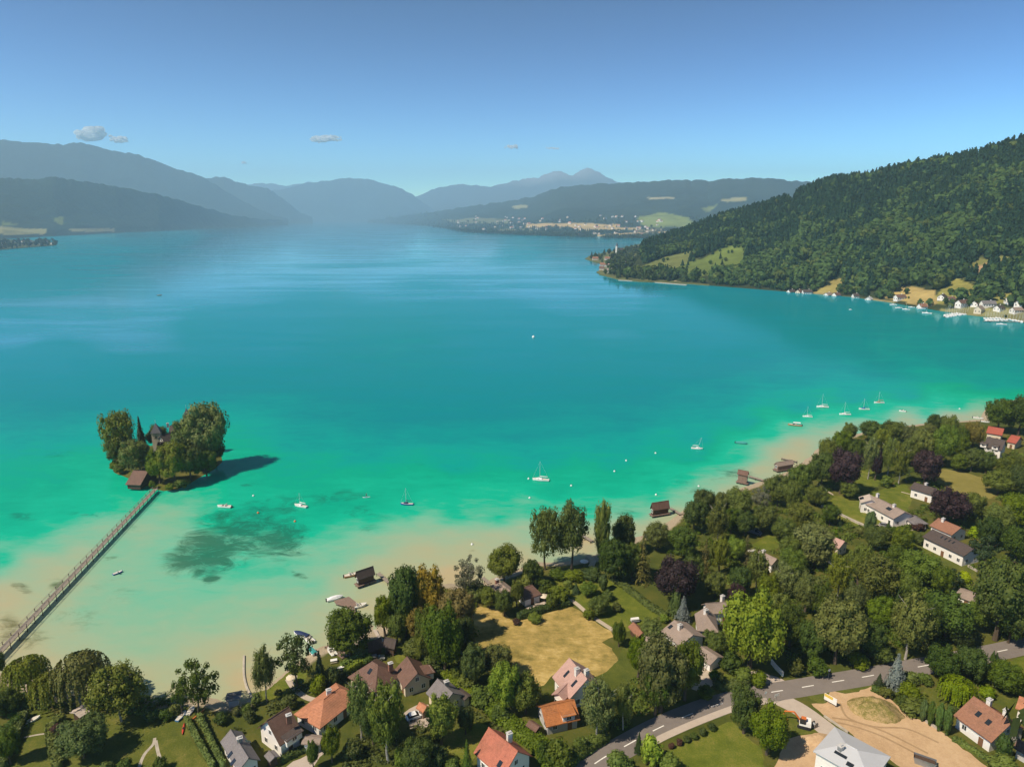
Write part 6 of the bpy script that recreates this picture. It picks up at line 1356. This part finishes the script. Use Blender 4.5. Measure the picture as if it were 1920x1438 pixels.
# breakwater at the wooded shore and garden walls
def wall(px, h, t, mat, label, name='garden_wall', z=ZG):
    c = smooth_line([atz(x,y,z)[:2] for x, y in px], 5); L = offset_line(c, t/2); Rr = offset_line(c, -t/2); n = len(c); m = MB()
    v = [(*q,z+h) for q in L]+[(*q,z+h) for q in Rr]; m.shell(v, [(n+i,n+i+1,i+1,i) for i in range(n-1)], h+.3); ob = m.build(name, M[mat])
    return tag(ob, label, 'wall')
wall([(1160,526),(1220,529.5),(1288,535)], 1.2, 3.0, 'stone', 'long pale breakwater at the foot of the wooded hill', 'breakwater', 0)
wall([(1540,950),(1575,966),(1600,978),(1622,988)], .9, .7, 'stone', 'curving pale garden wall below the white villa')
wall([(1446,1244),(1456,1256),(1468,1268)], 1.4, .35, 'plaster', 'white entrance wall at the driveway by the lime tree')
wall([(1735,1353),(1762,1370)], .6, .4, 'stone', 'pale low wall along the right side of the bare plot')
wall([(1815,1062),(1832,1072)], .7, .5, 'stone', 'short pale wall below the long white house')
wall([(1590,1374),(1545,1343)], .5, .3, 'stone', 'pale kerb wall along the access road')
# ------------------------------------------------------------------ vehicles
def car(px, py, rz, label, paint, van=False, z=ZG+.03):
    r = empty('parked_van' if van else 'parked_car', (0,0,0)); L, Wd, H = (5.4,2.0,2.3) if van else (4.4,1.8,1.45); w_ = Wd/2; m = MB()
    pr = [(-.5,.35),(-.5,.80),(-.47,.92),(.30,.92),(.47,.78),(.5,.6),(.5,.35)] if not van else [(-.5,.35),(-.5,1.2),(.36,1.2),(.47,1.0),(.5,.75),(.5,.35)]
    m.loft([[(x*L, y, zz) for x, zz in pr] for y in (-w_,-w_*.96,w_*.96,w_)]); m.build('body', M[paint], r)
    m = MB(); cb = [(-.44,.923),(-.34,H-.06),(-.28,H),(.02,H),(.20,.923)] if not van else [(-.495,1.203),(-.49,H-.1),(-.45,H),(.18,H),(.36,1.203)]
    m.loft([[(x*L, y, zz) for x, zz in cb] for y in (-w_*.9,w_*.9)]); c = m.build('cabin', M['glass'], r)
    m = MB(); m.box((-.36 if not van else -.47)*L,-w_*.84,H-.02,(.03 if not van else .17)*L,w_*.84,H+.035); m.build('roof', M[paint], r)
    if van:
        m = MB(); m.box(-.497*L,-w_*.93,1.21,.10*L,-w_*.905,H-.02); m.box(-.497*L,w_*.905,1.21,.10*L,w_*.93,H-.02); m.build('side_panel', M[paint], r)
    t = MB(); t.tube((0,-.11,0),(0,.11,0),.33,n=14); tm = t.mesh('wheel', [M['rubber']]); t = MB(); t.tube((0,-.12,0),(0,.12,0),.19,n=10); rm = t.mesh('rim', [M['metal']])
    for x in (-.31,.31):
        for y in (-1,1): wl = link('wheel', tm, None, r, (x*L, y*(w_-.06), .33)); link('rim', rm, None, wl)
    for y in (-1,1):
        m = MB(); m.box(.47*L,y*w_*.68-.16,.62,.506*L,y*w_*.68+.16,.76); m.build('headlight', M['white'], r)
    return put(r, px, py, rz, label, 'van' if van else 'car', None, z)
car(779, 1345, .45, 'white car parked on the paved yard', 'whitecar')
car(706, 1237, .25, 'silver car parked behind the large brown villa', 'silvercar')
car(1414, 1000, -.7, 'slate grey van parked in the shade of tall trees', 'vanpaint', True)
car(1660, 987, -.3, 'silver car in the paved yard of the white villa', 'silvercar')
# trailer with a white tank
r = empty('trailer', (0,0,0)); m = MB(); m.box(-1.3,-.75,.5,1.3,.75,.62); m.build('bed', M['metal'], r); m = MB(); m.tube((-1.2,0,1.05),(1.2,0,1.05),.5,n=12); m.build('tank', M['white'], r); t = MB(); t.tube((0,-.1,0),(0,.1,0),.3,n=12); tm = t.mesh('wheel', [M['rubber']])
for y in (-.8,.8): link('wheel', tm, None, r, (0,y,.3))
m = MB(); m.tube((1.3,0,.55),(2.3,0,.5),.05,n=6); m.build('drawbar', M['metal'], r); put(r, 1190, 1166, .2, 'small trailer with a white tank beside the little red barn', 'trailer', None, ZG)
# excavator
r = empty('excavator', (0,0,0)); m = MB()
for y in (-1.0,1.0): m.loft([[(x, yy, zz) for x, zz in ((-1.5,.3),(-1.2,.02),(1.2,.02),(1.5,.3),(1.5,.5),(1.2,.75),(-1.2,.75),(-1.5,.5))] for yy in (y-.25,y+.25)])
v = m; v.build('track', M['rubber'], r)
m = MB(); m.box(-1.5,-1.1,.8,1.1,1.1,1.25); m.box(-1.5,-1.1,1.253,-.4,1.1,1.9); m.build('upper_body', M['white'], r)
m = MB(); m.loft([[(x,yy,zz) for x, zz in ((-.3,1.26),(1.0,1.26),(1.05,1.9),(.7,2.7),(-.3,2.7))] for yy in (.15,1.05)]); c = m.build('cab', M['glass'], r); m = MB(); m.box(-.35,.1,2.703,.75,1.1,2.8); m.build('cab_roof', M['orange'], c)
m = MB(); m.tube((.9,-.4,1.2),(2.4,-.4,3.0),.24,.20,8); m.tube((2.4,-.4,3.0),(4.4,-.4,2.6),.20,.16,8); b = m.build('boom', M['orange'], r)
m = MB(); m.tube((4.4,-.4,2.6),(4.9,-.4,.8),.17,.13,8); m.build('arm', M['orange'], b)
m = MB(); m.loft([[(x,yy,zz) for x, zz in ((4.5,.75),(5.1,.8),(5.0,.15),(4.5,.05),(4.2,.35))] for yy in (-.9,.1)]); m.build('bucket', M['metal'], b); put(r, 1507, 1361, 2.75, 'orange and white excavator on the grass corner', 'excavator', None, ZG)
r = empty('machine_attachment', (0,0,0)); m = MB(); m.loft([[(x,yy,zz) for x, zz in ((-.5,.1),(.5,.05),(.6,.6),(-.2,.9))] for yy in (-.6,.6)]); m.build('bucket', M['orange'], r); m = MB(); m.tube((-.2,0,.8),(-1.6,0,.5),.14,n=8); m.build('linkage', M['orange'], r); put(r, 1470, 1350, .4, 'orange digger bucket lying left of the excavator', 'bucket', None, ZG)
r = empty('cable_reel', (0,0,0)); m = MB(); m.tube((0,-.5,.7),(0,-.42,.7),.7,n=16); m.tube((0,.42,.7),(0,.5,.7),.7,n=16); m.build('flange', M['plank'], r); m = MB(); m.tube((0,-.42,.7),(0,.42,.7),.4,n=12); m.build('drum', M['metal'], r); put(r, 1527, 1362, .5, 'pale wooden cable reel right of the excavator', 'cable reel', None, ZG)
# skip
r = empty('skip', (0,0,0)); m = MB(); v = []
for z, k in ((0,.84),(1.4,1)): v += [(-2.2*k,-.9,z),(2.2*k,-.9,z),(2.2*k,.9,z),(-2.2*k,.9,z)]
m.add(v, [(3,2,1,0),(0,1,5,4),(1,2,6,5),(2,3,7,6),(3,0,4,7)]); m.build('container', M['metal'], r); m = MB(); m.prism([(-1.95,-.85),(1.95,-.85),(1.95,.85),(-1.95,.85)], .9, 1.1); m.build('load', M['timber'], r)
m = MB(); m.box(-2.25,-.98,1.403,2.25,-.9,1.5); m.box(-2.25,.9,1.403,2.25,.98,1.5); m.build('rim', M['metal'], r); put(r, 1733, 1432, -.55, 'grey steel skip on the bare building plot', 'skip', None, ZG)
# board, road signs
r = empty('site_board', (0,0,0)); m = MB(); m.box(-1.6,-.05,.6,1.6,.05,2.4); bd = m.build('panel', M['white'], r); m = MB(); m.box(-1.55,-.062,1.55,.6,-.052,2.35); m.build('printed_field', M['yellow'], bd)
m = MB()
for x in (-1.3,1.3): m.box(x-.07,.053,0,x+.07,.15,2.4)
m.build('post', M['plank'], r); put(r, 1556, 1320, -.9, 'white and yellow site board at the corner of the bare plot', 'sign board', None, ZG)
def roadsign(px, py, label, kind, rz=.4):
    r = empty('road_sign', (0,0,0)); m = MB(); m.tube((0,0,0),(0,0,2.6),.05,n=8); m.build('pole', M['metal'], r); m = MB()
    if kind: m.box(-.75,-.08,1.9,.75,-.055,2.7)
    else: m.tube((0,-.06,2.5),(0,-.085,2.5),.4,n=16)
    m.build('plate', M['white'], r); put(r, px, py, rz, label, 'road sign', None, ZG)
roadsign(1455, 1317, 'white road sign plate at the access road mouth', True); roadsign(1434, 1314, 'slim round road sign left of the access road', False); roadsign(1553, 1271, 'small road sign on the upper road verge', False)
# garden furniture and beach things
def lounger(px, py, rz, label, mat='white'):
    r = empty('garden_table', (0,0,0)); m = MB(); m.box(-.9,-.5,.68,.9,.5,.74); m.build('tabletop', M[mat], r); lm = MB(); lm.box(-.04,-.04,0,.04,.04,.68); me = lm.mesh('leg', [M['plank']])
    for x in (-.8,.8):
        for y in (-.4,.4): link('leg', me, None, r, (x,y,0))
    b = MB(); b.box(-.9,-.95,.40,.9,-.65,.45); b.box(-.85,-.9,0,-.75,-.7,.40); b.box(.75,-.9,0,.85,-.7,.40); b.build('bench', M['plank'], r); put(r, px, py, rz, label, 'garden table', None, ZG)
lounger(626, 1241, .3, 'pale garden table near the lower dock'); lounger(639, 1255, .6, 'white garden table beside the bright hedge rows'); lounger(1008, 1136, .2, 'garden table on the pale terrace', 'plank'); lounger(1000, 1062, .3, 'white garden table at the foot of the poplars'); lounger(775, 1362, .3, 'garden table at the edge of the paved yard', 'plank')
def parasol(px, py, label, mat):
    r = empty('parasol', (0,0,0)); m = MB(); m.tube((0,0,0),(0,0,2.5),.035,n=6); m.build('pole', M['plank'], r); m = MB(); n = 8; v = [(1.5*math.cos(2*math.pi*k/n),1.5*math.sin(2*math.pi*k/n),2.05) for k in range(n)]+[(0,0,2.6)]; m.shell(v, [(k,(k+1)%n,n) for k in range(n)], .04); m.build('canopy', M[mat], r); put(r, px, py, 0, label, 'parasol', None, ZG)
parasol(1020, 1128, 'closed cream parasol roof over the bungalow terrace', 'cream'); parasol(1095, 1062, 'pale parasol on the beach by the poplars', 'white'); parasol(548, 1282, 'pale parasol beside the garden path under the pine', 'cream')
# ------------------------------------------------------------------ clouds (outside the haze) and the air itself
n = N('cloud_white'); df = n.n('ShaderNodeBsdfDiffuse'); df.inputs[0].default_value = (.99,.99,.99,1); tr = n.n('ShaderNodeBsdfTranslucent'); tr.inputs[0].default_value = (.99,.99,.99,1)
tp = n.n('ShaderNodeBsdfTransparent'); mx = n.n('ShaderNodeMixShader'); mx.inputs[0].default_value = .78; n.l(df.outputs[0], mx.inputs[1]); n.l(tr.outputs[0], mx.inputs[2])
m2 = n.n('ShaderNodeMixShader'); m2.inputs[0].default_value = .05; n.l(mx.outputs[0], m2.inputs[1]); n.l(tp.outputs[0], m2.inputs[2]); n.l(m2.outputs[0], n.out.inputs['Surface'])
M['cloud'] = n.m
def ico(sub=1):
    import bmesh
    b = bmesh.new(); bmesh.ops.create_icosphere(b, subdivisions=sub, radius=1); v = np.array([x.co[:] for x in b.verts]); f = np.array([[q.index for q in t.verts] for t in b.faces]); b.free(); return v, f
IV, IF = ico(2)
def cloud(px, py, wpx, hpx, n, label, seed):
    rs = np.random.RandomState(seed); D_ = 42000; c = atd(px, py, D_); s = depth(c)/FOC; V = []; F = []; o = 0
    lob = [(rs.uniform(-.8,.8), rs.uniform(-.3,.3)) for _ in range(5)]
    for k in range(n):
        L = lob[rs.randint(5)]; x = np.clip(L[0]+rs.randn()*.24, -1, 1); y = rs.randn()*.3; zz = L[1]+rs.rand()**1.3*1.0-.3
        r = s*hpx*.5*rs.uniform(.16,.5)*(1.1-.55*abs(x))
        sp = IV*(1+.25*(fbm(IV[:,0]*2+k, IV[:,1]*2+IV[:,2], 2, k)[:,None]-.5))
        V.append(sp*r*np.array((1.25,1.1,.8))+np.array((x*wpx*.5*s, y*wpx*.5*s, zz*hpx*.42*s))); F.append(IF+o); o += len(IV)
    me = mesh_np('cloud', np.concatenate(V), np.concatenate(F), M['cloud'], True)
    tag(link('cloud', me, None, None, c), label, 'cloud', 'small white clouds over the mountains')
cloud(182, 254, 62, 34, 150, 'largest white cloud above the left mountains', 1)
cloud(226, 262, 42, 16, 80, 'flat white cloud right beside the largest cloud', 2)
cloud(612, 262, 54, 18, 120, 'oval white cloud above the middle of the lake', 3)
cloud(958, 276, 24, 11, 60, 'small white cloud right of the lake centre', 4)
cloud(457, 306, 14, 7, 30, 'tiny white puff above the left valley ridge', 5)
cloud(1037, 279, 26, 7, 30, 'faint thin cloud above the far rocky peak', 6)
HAZE_COL, HAZE_DEN = (.55,.79,1.0,1), 8.0e-5
n = N('air'); v = n.n('ShaderNodeVolumePrincipled'); v.inputs['Color'].default_value = HAZE_COL; v.inputs['Density'].default_value = HAZE_DEN; v.inputs['Anisotropy'].default_value = .1
n.l(v.outputs[0], n.out.inputs['Volume'])
m = MB(); m.box(-24000, -2500, -8, 24000, 25200, 1650); tag(m.build('haze', n.m), 'thin blue summer haze over the lake', kind='stuff')
